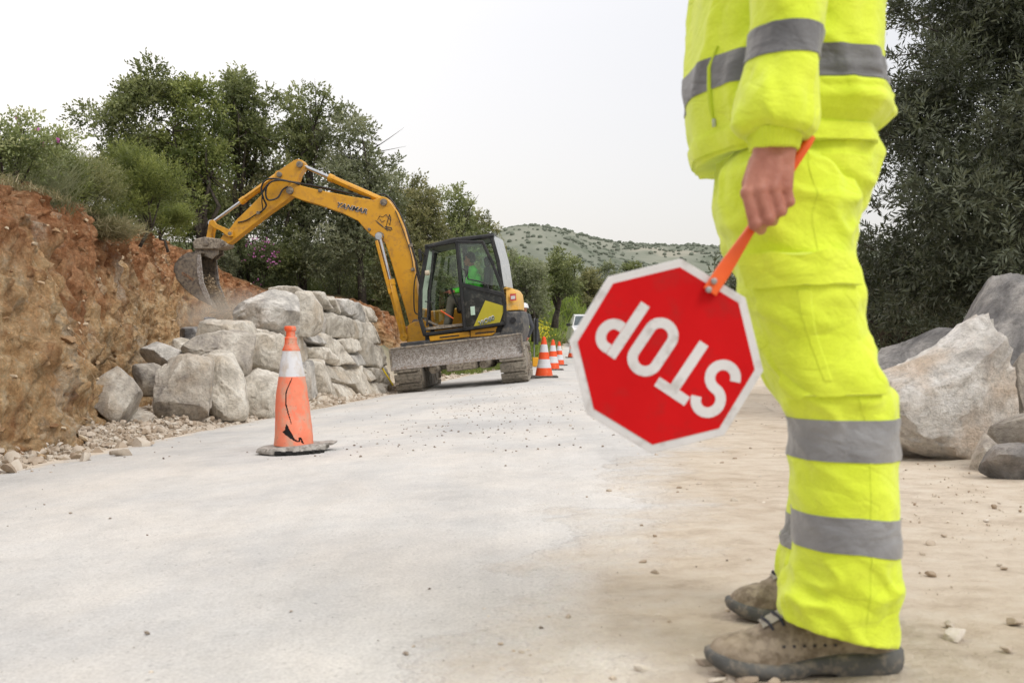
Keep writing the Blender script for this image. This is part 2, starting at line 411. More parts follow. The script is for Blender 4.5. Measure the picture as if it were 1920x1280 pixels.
# ================================================================== far hills
hx = np.linspace(-1400, 1600, 260); hy = np.concatenate([np.linspace(140, 700, 110), np.linspace(720, 1500, 30)])
HX, HY = np.meshgrid(hx, hy)
PP = np.stack([HX, HY, 0*HX], -1)
pxr = 960+HX/HY*FPX
ridge = np.interp(pxr, [-3000, 700, 930, 960, 1010, 1060, 1110, 1150, 1200, 1280, 1345, 1500, 1700, 1920, 4000], [530, 480, 450, 441, 432, 440, 457, 466, 469, 471, 472, 478, 486, 505, 545])
top = (640-ridge)/FPX*650
HZ = top*sstep(170, 650, HY)*(1+.0*HX)+(1.5+.012*(HY-140))*(1-sstep(170, 300, HY))+fbm(PP, 1/90., 4, 3)*7*sstep(180, 330, HY)*(1-sstep(520, 640, HY))+fbm(PP, 1/25., 3, 8)*1.2
HZ = HZ-sstep(700, 1500, HY)*60
me = np_mesh('hills', np.stack([HX, HY, HZ], -1).reshape(-1, 3), grid_faces(*HX.shape))
s = N('haze_tinted_hill'); v = s.pos()  # distance haze is painted into these pale greyed greens
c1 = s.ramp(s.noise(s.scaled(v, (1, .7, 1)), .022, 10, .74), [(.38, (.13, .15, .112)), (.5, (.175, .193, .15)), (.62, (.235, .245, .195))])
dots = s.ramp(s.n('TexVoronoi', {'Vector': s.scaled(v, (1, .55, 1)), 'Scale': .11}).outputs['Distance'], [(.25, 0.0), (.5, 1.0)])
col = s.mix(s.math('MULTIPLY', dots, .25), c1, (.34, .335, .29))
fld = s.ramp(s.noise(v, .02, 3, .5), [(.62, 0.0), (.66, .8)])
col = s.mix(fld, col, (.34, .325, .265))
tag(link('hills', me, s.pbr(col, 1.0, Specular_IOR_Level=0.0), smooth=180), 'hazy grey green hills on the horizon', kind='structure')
HILL = (hx, hy, HZ)
# ================================================================== rock material and shapes
def rock_mat(name, a, b, c, stain, stain_lo=.52, warm=(.40, .29, .19)):
    s = N(name); v = s.obj(); rnd = s.n('ObjectInfo').outputs['Random']
    off = s.n('CombineXYZ', {0: s.math('MULTIPLY', rnd, 37.0), 1: s.math('MULTIPLY', rnd, 11.0), 2: s.math('MULTIPLY', rnd, 23.0)}).outputs[0]
    v = s.n('VectorMath', {0: v, 1: off}, operation='ADD').outputs[0]
    n1 = s.noise(v, 4.5, 9, .68, .4); n2 = s.noise(v, 1.7, 5, .6); n3 = s.noise(v, 38, 5, .75)
    col = s.ramp(n1, [(.36, a), (.5, b), (.62, c)])
    st = s.ramp(n2, [(stain_lo, 0.0), (stain_lo+.14, 1.0)])
    col = s.mix(s.math('MULTIPLY', st, stain), col, warm)
    w = s.noise(s.scaled(v, (1, 1, 2.4)), 5, 6, .6, 1.2)
    vein = s.ramp(s.math('ABSOLUTE', s.math('SUBTRACT', w, .5)), [(.0, 1.0), (.012, 0.0)])
    col = s.mix(s.math('MULTIPLY', vein, .35), col, (.14, .12, .10))
    n4 = s.noise(v, 15, 8, .8); col = s.mix(.85, col, s.ramp(n4, [(.34, .70), (.5, 1.0), (.66, 1.14)]), 'MULTIPLY')
    dark = s.ramp(n3, [(.30, .66), (.5, 1.0)])
    col = s.mix(.8, col, dark, 'MULTIPLY')
    br = s.math('ADD', .86, s.math('MULTIPLY', rnd, .28))
    col = s.mix(1.0, col, s.n('CombineColor', {0: br, 1: br, 2: br}).outputs[0], 'MULTIPLY')
    vor = s.n('TexVoronoi', {'Vector': s.scaled(v, (1, 1, 1.7)), 'Scale': 5.0, 'Randomness': 1.0}, feature='DISTANCE_TO_EDGE').outputs['Distance']
    crack = s.ramp(vor, [(.0, 0.0), (.04, 1.0)])
    h = s.math('ADD', s.math('MULTIPLY', n1, 1.4), s.math('ADD', s.math('MULTIPLY', n3, .3), s.math('ADD', s.math('MULTIPLY', n4, .8), s.math('MULTIPLY', crack, .03))))
    return s.pbr(col, .92, s.bump(h, .95, .035), Specular_IOR_Level=.25)
M_ROCK = rock_mat('limestone', (.36, .34, .32), (.56, .53, .48), (.74, .70, .645), .5)
M_WALLROCK = rock_mat('dusty_limestone', (.44, .395, .33), (.68, .62, .53), (.82, .77, .68), .5, .52, (.58, .45, .30))
M_BROWNROCK = rock_mat('brown_faced_limestone', (.34, .305, .27), (.52, .465, .395), (.70, .65, .57), .7, .50, (.46, .35, .235))
M_GREYROCK = rock_mat('grey_rock', (.17, .165, .165), (.29, .28, .27), (.46, .435, .41), .4, .6)

_ico = {}
def ico(sub):
    if sub not in _ico:
        bm = bmesh.new(); bmesh.ops.create_icosphere(bm, subdivisions=sub, radius=1)
        _ico[sub] = (np.array([v.co[:] for v in bm.verts]), np.array([[v.index for v in f.verts] for f in bm.faces])); bm.free()
    return _ico[sub]
def rock_shape(seed, sub=4, cuts=14, lo=.56, hi=.86, rough=.05, pw=5.0):
    r_ = np.random.default_rng(seed); V, F = ico(sub)
    P = V/((np.abs(V)**pw).sum(1)**(1/pw))[:, None]
    P = P*(1+.10*fbm(V, 1.1, 2, seed))[:, None]
    for _ in range(cuts):
        n = r_.normal(size=3); n /= np.linalg.norm(n); d = r_.uniform(lo, hi)*1.12
        q = P@n; P = P-np.clip(q-d, 0, None)[:, None]*n*.93
    N_ = P/np.linalg.norm(P, axis=1)[:, None]
    P = P+N_*(rough*.55*fbm(P, 2.6, 3, seed+5, .5)+rough*.5*np.abs(fbm(P, 8, 3, seed+9, .6))-rough*.8*np.clip(.12-np.abs(fbm(P*np.array([1, 1, 1.7]), 1.5, 2, seed+21)), 0, 1)*6)[:, None]
    return P, F
def rotz(P, rx, ry, rz):
    M = np.array(Matrix.Rotation(rz, 3, 'Z') @ Matrix.Rotation(ry, 3, 'Y') @ Matrix.Rotation(rx, 3, 'X')); return P@M.T
def smooth3(a): return np.convolve(np.pad(a, 3, 'edge'), np.ones(7)/7, 'valid')
def boulder(name, label, cx, cy, zb, zt, w, dep, seed, pw=5.0, top=None, shear=0, mat=None, sub=4, rot=(0, 0, 0), group=None, cuts=14, lo=.56, hi=.86, rough=.05, cat='boulder'):
    """w wide in x, dep deep in y, standing from zb to zt"""
    P, F = rock_shape(seed, sub, cuts, lo, hi, rough, pw)
    P = rotz(P*np.array([w/2, dep/2, (zt-zb)/2]), *rot)
    mn, mx = P.min(0), P.max(0); P = (P-(mn+mx)/2)*np.array([w, dep, zt-zb])/(mx-mn)
    if top is not None:
        xn = P[:, 0]/w+.5; hn = P[:, 2]/(zt-zb)+.5; env_ = np.array([hn[np.abs(xn-q) < .06].max() for q in np.linspace(0, 1, 41)])
        P[:, 2] = (hn*np.interp(xn, [t[0] for t in top], [t[1] for t in top])/np.maximum(np.interp(xn, np.linspace(0, 1, 41), smooth3(env_)), .3)-.5)*(zt-zb)
    P[:, 0] += shear*(P[:, 2]+(zt-zb)/2)
    me = np_mesh(name, P, F)
    o = link(name, me, mat or M_ROCK, smooth=27); o.location = (cx, cy, (zb+zt)/2)
    return tag(o, label, cat, group)
def pbould(name, label, x0, y0, x1, y1, Y, dep, seed, **k):
    """boulder covering the pixel box x0..x1, y0..y1 at depth Y"""
    a, b = W(x0, y1, Y), W(x1, y0, Y); g_ = gzs((a[0]+b[0])/2, Y+dep*.15)
    if -.03 < a[2]-g_ < .16: a[2] = g_-.03
    return boulder(name, label, (a[0]+b[0])/2, Y+dep*.15, a[2], b[2], b[0]-a[0], dep, seed, **k)

# --- loose boulders on the left
pbould('boulder', 'rounded grey boulder lying alone against the foot of the earth bank', 137, 686, 256, 810, 8.3, .6, 11, rot=(.2, .35, .3), mat=M_BROWNROCK)
pbould('boulder', 'small brown rock wedged between the lone boulder and the wall end', 250, 680, 305, 745, 9.3, .35, 12, mat=M_BROWNROCK)
pbould('boulder', 'fractured grey rock with white veins behind the lowest end boulder', 262, 640, 345, 690, 10.4, .5, 13)
pbould('boulder', 'small pale rock next to the earth bank above the second course', 325, 632, 356, 664, 10.9, .25, 14, mat=M_WALLROCK)
pbould('boulder', 'low dark rock half buried in dirt beside the lone boulder', 205, 765, 300, 808, 8.6, .4, 15, mat=M_BROWNROCK)
pbould('boulder', 'dark grey rock in the dust below the excavator bucket', 380, 594, 425, 640, 13.2, .45, 16, mat=M_GREYROCK)
pbould('boulder', 'pointed grey rock at the back of the fill under the bucket', 335, 612, 382, 650, 12.2, .5, 17, mat=M_GREYROCK)
# --- wall: stepped end boulders, facing the camera
BL = dict(pw=9, sub=5, lo=.76, hi=1.02, cuts=9, rough=.05)
pbould('boulder', 'large lowest boulder at the near end of the wall with brown broken face', 280, 660, 402, 790, 9.0, .75, 21, rot=(0, .06, .25), mat=M_BROWNROCK, top=[(0, .72), (.2, .9), (.5, 1), (.8, .97), (1, .85)], **BL)
pbould('boulder', 'tall pale slab leaning behind the lowest end boulder of the wall', 352, 655, 470, 788, 9.6, .85, 22, rot=(0, -.10, .3), mat=M_WALLROCK, top=[(0, .9), (.3, 1), (.6, .95), (1, .6)], **BL)
pbould('boulder', 'squat pale block filling the wall foot right of the leaning slab', 430, 690, 535, 785, 10.4, .8, 24, rot=(0, .05, .2), mat=M_WALLROCK, **BL)
pbould('boulder', 'long brown faced boulder in the second course at the wall end', 334, 616, 478, 708, 10.5, .9, 23, rot=(0, .05, .2), mat=M_BROWNROCK, top=[(0, .6), (.25, .85), (.6, 1), (1, .9)], **BL)
pbould('boulder', 'pale jointed block right of the long brown faced boulder', 452, 622, 545, 705, 11.2, .8, 26, rot=(0, 0, .2), mat=M_WALLROCK, **BL)
pbould('boulder', 'biggest angular boulder on top of the wall beneath the bucket', 422, 540, 566, 634, 12.4, 1.1, 29, rot=(.1, -.03, .25), mat=M_ROCK, top=[(0, .52), (.2, .72), (.45, .9), (.62, 1), (.85, .93), (1, .7)], **BL)
pbould('boulder', 'pointed pale boulder on the wall top right of the biggest one', 536, 546, 602, 632, 13.2, .7, 25, rot=(0, .1, .1), mat=M_WALLROCK, top=[(0, .75), (.4, 1), (.7, .95), (1, .7)], **BL)

# --- wall: fitted stones, each its own object
def cubesurf(n=9, k=7):
    vs = {}; V = []; F = []
    def vid(p):
        key = tuple(np.round(p, 5))
        if key not in vs: vs[key] = len(V); V.append(p)
        return vs[key]
    g = np.linspace(-1, 1, n)
    for ax in range(3):
        for sg in (-1, 1):
            for i in range(n-1):
                for j in range(n-1):
                    q = []
                    for (a, b) in ((i, j), (i+1, j), (i+1, j+1), (i, j+1)):
                        p = np.zeros(3); p[ax] = sg; p[(ax+1) % 3] = g[a]; p[(ax+2) % 3] = g[b]; q.append(vid(p))
                    F.append(q if sg > 0 else q[::-1])
    V = np.array(V); V = V/((np.abs(V)**k).sum(1)**(1/k))[:, None]
    return V, np.array(F)
CV, CF = cubesurf(17, 13)
wy = np.array([9.3, 12, 15, 17.2, 18.1, 18.5]); wx = np.array([-2.95, -2.74, -2.45, -2.2, -2.2, -2.45])
def wall_pt(sy, h):
    return np.interp(sy, wy, wx)-h*np.interp(sy, [10, 15, 18, 18.6], [.22, .26, .20, .3]), sy
courses = [(-.08, .40, 9.95, 18.5), (.40, .80, 11.0, 18.42), (.80, 1.16, 12.9, 18.3), (1.16, 1.44, 13.9, 18.1)]
LBL = [['pale stone in the bottom course of the boulder wall', 'bottom course stone of the wall standing in the roadside rubble'],
       ['pale stone in the second course of the boulder wall'],
       ['pale stone in the third course of the boulder wall'],
       ['small capping stone along the top edge of the boulder wall']]
wr = random.Random(5)
def bnd(ci, y):   # wavy joint heights between the courses
    hs = [-.08, .46, .93, 1.32, 1.56]
    return hs[ci]*np.interp(y, [9, 15, 18.5], [1.0, 1.0, .93])+(0 if ci == 0 else .11*float(vnoise(np.array([y*1.3, ci*9.1, 0.]), 1, 3)))
nstone = 0
for ci, (h0, h1, s0, s1) in enumerate(courses):
    y = s0; k = 0; lean = -.1
    while y < s1-.15:
        ln = wr.uniform(.75, 1.3)*(1 if ci < 3 else .6)*float(np.interp(y, [10, 18], [1, .8]))
        if s1-(y+ln) < .35: ln = s1-y
        lean0 = lean; lean = -wr.uniform(.2, .62)*(1 if ci < 3 else .5); gj = lambda: 0
        y0b, y1b = y, y+ln
        split = wr.random() < .3 and ci < 3
        parts = [(0, .52), (.52, 1)] if split else [(0, 1)]
        for (f0, f1) in parts:
            def cr(yy, fr, ln_, ci=ci):
                zb, zt = bnd(ci, yy), bnd(ci+1, yy+ln_); hh = zb+(zt-zb)*fr
                return yy+ln_*fr, hh
            jit = lambda: wr.uniform(-.025, .025)
            c00, c10 = cr(y0b, f0, lean0), cr(y1b, f0, lean); c01, c11 = cr(y0b, f1, lean0), cr(y1b, f1, lean)
            gap = .002
            P = CV.copy(); r_ = np.random.default_rng(900+nstone)
            for _ in range(9):
                n = r_.normal(size=3); n /= np.linalg.norm(n); dd = r_.uniform(1.02, 1.32)
                q = P@n; P = P-np.clip(q-dd, 0, None)[:, None]*n*.9
            u, vv, w = (P[:, 0]+1)/2, (P[:, 1]+1)/2, (P[:, 2]+1)/2
            A = (1-u)[:, None]*(1-vv)[:, None]*np.array(c00)+u[:, None]*(1-vv)[:, None]*np.array(c10)+(1-u)[:, None]*vv[:, None]*np.array(c01)+u[:, None]*vv[:, None]*np.array(c11)
            cc = A.mean(0); sz = A.max(0)-A.min(0); A = cc+(A-cc)*(1-2*gap/sz)
            bul = wr.uniform(-.01, .06)+wr.uniform(-.07, .07)*(2*u-1)+wr.uniform(-.06, .06)*(2*vv-1)
            xx = np.interp(A[:, 0], wy, wx)-A[:, 1]*np.interp(A[:, 0], [10, 15, 18, 18.6], [.22, .26, .20, .3])
            xx = xx-.5*(1-w)+bul*w
            gz_ = gzs(np.interp(cc[0], wy, wx)+.0, cc[0])
            Q = np.stack([xx, A[:, 0], A[:, 1]+gz_], -1)
            Nn = np.stack([w-.5, (u-.5), (vv-.5)], -1); Nn /= np.linalg.norm(Nn, axis=1)[:, None]+1e-6
            Q = Q+Nn*(.03*fbm(Q, 3.2, 3, nstone)+.016*fbm(Q, 11, 3, nstone+50))[:, None]
            cen = Q.mean(0); me = np_mesh('wall_stone', Q-cen, CF[:, ::-1])
            bm = bmesh.new(); bm.from_mesh(me); bmesh.ops.recalc_face_normals(bm, faces=bm.faces); bm.to_mesh(me); bm.free()
            o = link('wall_stone', me, M_WALLROCK if wr.random() < .8 else M_ROCK, smooth=32); o.location = cen
            lb = LBL[ci][0]
            if cc[0] > 17.6: lb = lb.replace('pale stone', 'pale stone at the far end', 1) if 'pale' in lb else lb
            elif cc[0] < 12.6 and ci < 2: lb = lb.replace('pale stone', 'large pale stone near the front', 1)
            tag(o, lb, 'wall stone', 'stones stacked in the boulder wall')
            nstone += 1
        y += ln; k += 1
# core of the wall so no daylight shows through the joints
wc = MB()
yy = np.linspace(10.4, 17.7, 30)
def corept(y, hf):
    hmax = np.interp(y, [10.4, 11.6, 13.4, 14.2, 18.3], [.3, .7, 1.05, 1.34, 1.28])
    h = hmax*hf; g = gzs(np.interp(y, wy, wx), y); return (np.interp(y, wy, wx)-h*.25-.16, y, h+g)
vs = []
for y in yy:
    a, b = corept(y, 0), corept(y, 1)
    vs += [(a[0], a[1], a[2]-.1), b, (b[0]-.5, b[1], b[2]), (a[0]-.7, a[1], a[2]-.1)]
n = len(yy)
fs = [(4*i+j, 4*i+(j+1) % 4, 4*i+4+(j+1) % 4, 4*i+4+j) for i in range(n-1) for j in range(4)]+[(0, 1, 2, 3), (4*n-4, 4*n-3, 4*n-2, 4*n-1)]
wc.add(vs, fs)
tag(wc.build('wall_fill', m_simple('dark_soil', (.20, .17, .13), (.32, .28, .22), 6, .95, .6, 30)), 'packed soil filling the joints behind the wall stones', kind='structure')

# --- right hand boulders
pbould('boulder', 'big pale limestone boulder right of the worker with tan stained flank', 1616, 586, 1902, 862, 5.0, .6, 134, rot=(.05, 0, .35), pw=9, shear=.03, top=[(0, .50), (.12, .62), (.35, .72), (.5, .80), (.66, .95), (.80, 1.0), (.93, .95), (1, .86)], sub=5, cuts=12, lo=.68, hi=.98, rough=.085, mat=rock_mat('hero_limestone', (.44, .41, .38), (.66, .625, .575), (.84, .81, .77), .6, .50, (.54, .38, .24)))
pbould('boulder', 'low grey boulder behind the big pale boulder under the olive tree', 1600, 612, 1850, 800, 6.1, .9, 35, rot=(0, 0, 0), top=[(0, .6), (.25, .78), (.5, .92), (.65, 1), (.85, .97), (1, .7)], sub=5, cuts=9, lo=.66, hi=.95, mat=M_GREYROCK)
pbould('boulder', 'tall dark grey boulder rising at the right edge of the photo', 1790, 500, 2090, 860, 5.9, 1.0, 36, rot=(0, -.2, 0), top=[(0, .35), (.2, .72), (.42, .98), (.55, 1), (.8, .8), (1, .5)], sub=5, mat=M_GREYROCK, cuts=9)
pbould('boulder', 'ochre stained rock squeezed behind the big pale boulder', 1892, 655, 2010, 800, 5.1, .4, 37, mat=M_BROWNROCK)
pbould('boulder', 'brown wedge shaped rock at the foot of the tall dark boulder', 1868, 765, 2010, 862, 4.5, .3, 38, mat=M_BROWNROCK, rot=(0, -.3, 0))
pbould('boulder', 'small flat topped grey rock lowest at the right edge', 1858, 832, 1960, 884, 4.15, .22, 39, mat=M_GREYROCK, rot=(0, .15, 0))
pbould('boulder', 'small tan rock tucked against the big pale boulder', 1834, 815, 1884, 862, 4.42, .2, 40, mat=M_BROWNROCK)

# --- rubble and gravel: small stones past counting
def scatter(name, label, pts, sizes, seeds, mat, sub=2):
    shp = [rock_shape(s_, sub, 9, .4, .75, .10) for s_ in seeds]
    Vs, Fs, off = [], [], 0; Tn = []
    for i, (p, sz) in enumerate(zip(pts, sizes)):
        P, F = shp[i % len(shp)]
        P = rotz(P*np.array([sz, sz*rng.uniform(.6, 1), sz*rng.uniform(.45, .8)])*.5, rng.uniform(-.4, .4), rng.uniform(-.4, .4), rng.uniform(0, 6.28))+np.array(p)+np.array([0, 0, sz*.12])
        Vs.append(P); Fs.append(F+off); off += len(P); Tn.append(np.full(len(F), rng.random()))
    me = np_mesh(name, np.concatenate(Vs), np.concatenate(Fs)); attr(me, 'tint', np.concatenate(Tn), 'FACE')
    return tag(link(name, me, mat, smooth=40), label, kind='stuff')
def clod_mat(name, a, b, c):
    s = N(name); v = s.pos(); t_ = s.attr('tint')
    col = s.ramp(s.math('ADD', s.math('MULTIPLY', t_, .6), s.math('MULTIPLY', s.noise(v, 30, 5), .4)), [(.2, a), (.5, b), (.8, c)])
    return s.pbr(col, .95, s.bump(s.noise(v, 90, 4), .8, .006), Specular_IOR_Level=.2)
M_CLOD = clod_mat('rubble_clods', (.36, .28, .205), (.50, .42, .335), (.62, .56, .48))
M_PEB = clod_mat('dark_pebbles', (.16, .125, .095), (.24, .195, .155), (.38, .32, .26))
pts, szs = [], []
def rub(n, yf, off, smin, smax, zup=0, pw=2.5):
    for _ in range(n):
        y = yf(); o = off(y); x = float(xl(y))-o
        pts.append((x, y, gzs(x, y)+zup*max(0, 1-abs(o-.4)/.5)*rng.random())); szs.append(smin+(smax-smin)*rng.random()**pw)
rub(5200, lambda: rng.uniform(4.6, 9.8), lambda y: abs(rng.normal(.30, .2))-.02, .010, .075, .05, 4.0)
rub(2200, lambda: rng.uniform(8, 18.3), lambda y: abs(rng.normal(.14, .13))-.06, .012, .10, .05, 3)
rub(60, lambda: rng.uniform(5, 9), lambda y: rng.uniform(.35, .8), .07, .17, .02, 1.6)
rub(1200, lambda: rng.uniform(4.6, 18.3), lambda y: rng.normal(-.05, .12), .006, .028)
rub(260, lambda: rng.uniform(19, 28), lambda y: abs(rng.normal(.3, .25)), .04, .16)
scatter('rubble', 'loose tan clods and broken stone along the road edge', pts, szs, (51, 52, 53, 54, 55), M_CLOD, 2)
# tipped clods below the bucket behind the wall
pts, szs = [], []
for _ in range(420):
    y = rng.uniform(11, 19); x = float(np.interp(y, wy, wx))-rng.uniform(.6, 2.4); pts.append((x, y, gzs(x, y))); szs.append(.05+.25*rng.random()**2)
scatter('rubble', 'brown clods tipped behind the boulder wall', pts, szs, (61, 62, 63), M_CLOD)
# clods caught on the bank foot
pts, szs = [], []
for _ in range(900):
    i = rng.integers(90, 700); o = .4+abs(rng.normal(0, .2)); x = BANK['x'][i]+BANK['nx'][i]*o; y = BANK['y'][i]+BANK['ny'][i]*o
    pts.append((x, y, gzs(x, y)+.02*rng.random())); szs.append(.02+.12*rng.random()**2.5)
scatter('rubble', 'crumbled red earth at the foot of the bank', pts, szs, (71, 72, 73), M_CLOD)
pts, szs = [], []
for _ in range(3600):
    y = 1.3+rng.random()**.8*14; x = rng.uniform(float(xl(y)), float(xr(y)))
    if vnoise(np.array([x*.9, y*.6, 0.]), 1, 77) < -.1+.5*rng.random(): continue
    pts.append((x, y, gzs(x, y)+.006)); szs.append(.0025+.014*rng.random()**6*(1+y*.06))
for _ in range(900):
    y = rng.uniform(5.5, 15); x = rng.normal(-.6, .6)+.05*y; pts.append((x, y, gzs(x, y)+.007)); szs.append(.006+.02*rng.random()**2)
scatter('gravel', 'scattered dark pebbles and crumbs on the road', pts, szs, (81, 82, 83), M_PEB, 1)
pts, szs = [], []
for _ in range(1300):
    y = 1.4+rng.random()**1.3*8; x = float(xr(y))+rng.uniform(-.5, 4.0) if rng.random() < .8 else rng.uniform(.3, 2.2)
    pts.append((x, y, gzs(x, y)+.002)); szs.append(.004+.026*rng.random()**5)
scatter('gravel', 'small beige stones in the dirt on the right', pts, szs, (91, 92, 93), M_CLOD, 2)
pts, szs = [], []
for (px, py, Y_, sz) in [(1365, 1225, 1.72, .05), (1380, 1250, 1.68, .045), (1405, 1262, 1.66, .04), (1322, 1222, 1.75, .035), (1345, 1262, 1.66, .03), (1450, 1270, 1.63, .035), (1790, 1190, 1.88, .05), (1745, 1040, 2.4, .03), (1900, 1160, 1.98, .03), (1890, 1225, 1.8, .025)]:
    x = (px-960)/FPX*Y_; pts.append((x, Y_, gzs(x, Y_)+.004)); szs.append(sz)
scatter('gravel', 'broken flat stones lying around the worker boots', pts, szs, (95, 96), M_CLOD, 3)

# stones and clods embedded in the cut face
pts, szs = [], []
Bv = np.array([v.co[:] for v in bpy.data.objects['earth_bank'].data.vertices]) if False else None
_me = bpy.data.objects['earth_bank'].data; Bv = np.empty(len(_me.vertices)*3, np.float32); _me.vertices.foreach_get('co', Bv); Bv = Bv.reshape(-1, nu_bank, 3)
for _ in range(2600):
    i = rng.integers(6, 104); j = rng.integers(100, 880); pts.append(Bv[i, j]); szs.append(.010+.085*rng.random()**4)
scatter('rubble', 'pale stones and clods stuck in the cut earth face', pts, szs, (111, 112, 113), clod_mat('bank_clods', (.22, .12, .06), (.42, .29, .17), (.64, .54, .40)), 1)

# fine roots hanging out of the cut earth
rt = MB()
for _ in range(90):
    j = int(rng.integers(130, 900)); i = int(rng.integers(40, 108)); p = Vector(Bv[i, j].tolist()); nrm = Vector((BANK['nx'][j], BANK['ny'][j], 0)); L_ = rng.uniform(.08, .45); pts = [p-nrm*.02]
    d_ = Vector((rng.normal(0, .4), rng.normal(0, .4), -1)).normalized()
    for k in range(5): pts.append(pts[-1]+(d_+nrm*.12+Vector(rng.normal(0, .28, 3).tolist()))*L_/5)
    r0 = rng.uniform(.002, .006); rt.tube(pts, [r0, r0*.9, r0*.7, r0*.6, r0*.4, r0*.2], 5)
tag(rt.build('roots', m_simple('dry_root', (.28, .19, .11), (.42, .31, .20), 20, .9), None, smooth=180), 'thin dry roots hanging out of the cut earth bank', kind='stuff')

pts, szs = [], []
for _ in range(5200):
    y = 1.35+rng.random()**1.5*9; x = float(xr(y))+rng.normal(.35, .55) if rng.random() < .6 else float(xr(y))+rng.uniform(0, 4)
    if vnoise(np.array([x*2.1, y*1.6, 0.]), 1, 177) < -.15+.4*rng.random(): continue
    pts.append((x, y, gzs(x, y)+.003)); szs.append(.003+.013*rng.random()**3)
scatter('gravel', 'fine crumbs and chips strewn over the dirt shoulder', pts, szs, (121, 122, 123), clod_mat('shoulder_crumbs', (.30, .22, .15), (.50, .40, .30), (.72, .64, .54)), 1)
# ================================================================== cloth, skin, boots
def cap(mb, p0, p1, r0, r1, n=12):
    p0, p1 = Vector(p0), Vector(p1); d = (p1-p0)
    if d.length < 1e-6: d = Vector((0, 0, 1e-4))
    u = d.normalized()
    pts = [p0-u*r0*.97, p0-u*r0*.75, p0-u*r0*.4, p0, p1, p1+u*r1*.4, p1+u*r1*.75, p1+u*r1*.97]
    return mb.tube(pts, [r0*.2, r0*.66, r0*.92, r0, r1, r1*.92, r1*.66, r1*.2], n)
def m_cloth(name, c1, c2, wrinkle=.35, rough=.85, weave=900):
    s = N(name); v = s.obj()
    col = s.ramp(s.noise(v, 9, 4), [(.35, c1), (.65, c2)])
    cr = s.ramp(s.math('ABSOLUTE', s.math('SUBTRACT', s.noise(s.scaled(v, (1, 1, 1.5)), 7.5, 3, .5, .9), .5)), [(.0, 0.0), (.07, 1.0)])
    col = s.mix(.10, col, s.ramp(cr, [(0.0, .72), (.5, 1.0)]), 'MULTIPLY')
    col = s.mix(.9, col, s.ramp(s.noise(v, 420, 3, .8), [(.35, .90), (.6, 1.03)]), 'MULTIPLY')
    h = s.math('ADD', s.noise(s.scaled(v, (1, 1, 1.8)), 14, 5, .55, .6), s.math('ADD', s.math('MULTIPLY', cr, .14), s.math('MULTIPLY', s.noise(v, weave, 2), .06)))
    return s.pbr(col, rough, s.bump(h, wrinkle, .012), Specular_IOR_Level=.25, Sheen_Weight=.25, Sheen_Roughness=.5)
M_HIVIS = m_cloth('fluorescent_yellow_cloth', (.66, .79, .040), (.75, .87, .065), .55)
M_TAPEJ = m_cloth('jacket_tape', (.115, .115, .118), (.20, .20, .202), .6, .5, 400)
M_TAPE = m_cloth('reflective_tape', (.19, .19, .195), (.29, .29, .295), .6, .42, 400)
s = N('skin'); v = s.obj()
col = s.ramp(s.noise(v, 22, 5), [(.3, (.33, .115, .075)), (.55, (.45, .185, .125)), (.75, (.53, .25, .18))])
h = s.math('ADD', s.noise(v, 60, 4), s.math('MULTIPLY', s.n('TexVoronoi', {'Vector': v, 'Scale': 260.0}).outputs['Distance'], .25))
M_SKIN = s.pbr(col, .55, s.bump(h, .35, .003), Subsurface_Weight=.12, Subsurface_Radius=(.012, .005, .003))
M_HAIR = m_simple('dark_hair', (.02, .015, .012), (.045, .03, .022), 60, .6, .8, 200)

def smooth_cols(A, w):
    k = np.hanning(w+2)[1:-1]; k /= k.sum(); out = A.copy()
    pad = w//2; B = np.pad(A, ((pad, pad), (0, 0)), 'reflect', reflect_type='odd')
    for c in range(A.shape[1]): out[:, c] = np.convolve(B[:, c], k, 'valid')[:len(A)]
    return out
def loft(secs, nv=120, nu=72, p=2.3, disp=None, tilt=None, w=9):
    """secs rows: cx cy cz rx ry ; returns grid points and outward normals"""
    S = np.array(secs, float); t = np.linspace(0, len(S)-1, nv)
    A = np.stack([np.interp(t, range(len(S)), S[:, c]) for c in range(S.shape[1])], 1)
    A = smooth_cols(A, w)
    a = np.linspace(0, 2*np.pi, nu, endpoint=False); ca, sa = np.cos(a), np.sin(a)
    ex = np.sign(ca)*np.abs(ca)**(2/p); ey = np.sign(sa)*np.abs(sa)**(2/p)
    G = np.stack([A[:, 0, None]+A[:, 3, None]*ex, A[:, 1, None]+A[:, 4, None]*ey, A[:, 2, None]+0*ex], -1)
    if tilt is not None: G[..., 2] += tilt(A[:, 2])[:, None]*(G[..., 0]-A[:, 0, None])
    def nrm(G):
        du = np.roll(G, -1, 1)-np.roll(G, 1, 1); dv = np.gradient(G, axis=0)
        n_ = np.cross(du, dv); n_ /= np.linalg.norm(n_, axis=-1, keepdims=True)+1e-9
        c = G-G.mean(1, keepdims=True); sgn = np.sign((n_*c).sum(-1).mean()); return n_*sgn
    Nn = nrm(G)
    if disp is not None:
        G = G+Nn*disp(G, a[None]+0*G[..., 0])[..., None]; Nn = nrm(G)
    return G, Nn, a
def grid_mesh(name, G, capb=True):
    nv, nu = G.shape[:2]; V = G.reshape(-1, 3); F = grid_faces(nv, nu, True)
    me = bpy.data.meshes.new(name)
    fs = [tuple(f) for f in F]
    if capb: fs += [tuple(range(nu)), tuple(range((nv-1)*nu, nv*nu))]
    me.from_pydata(V.tolist(), [], fs)
    bm = bmesh.new(); bm.from_mesh(me); bmesh.ops.recalc_face_normals(bm, faces=bm.faces); bm.to_mesh(me); bm.free()
    return me
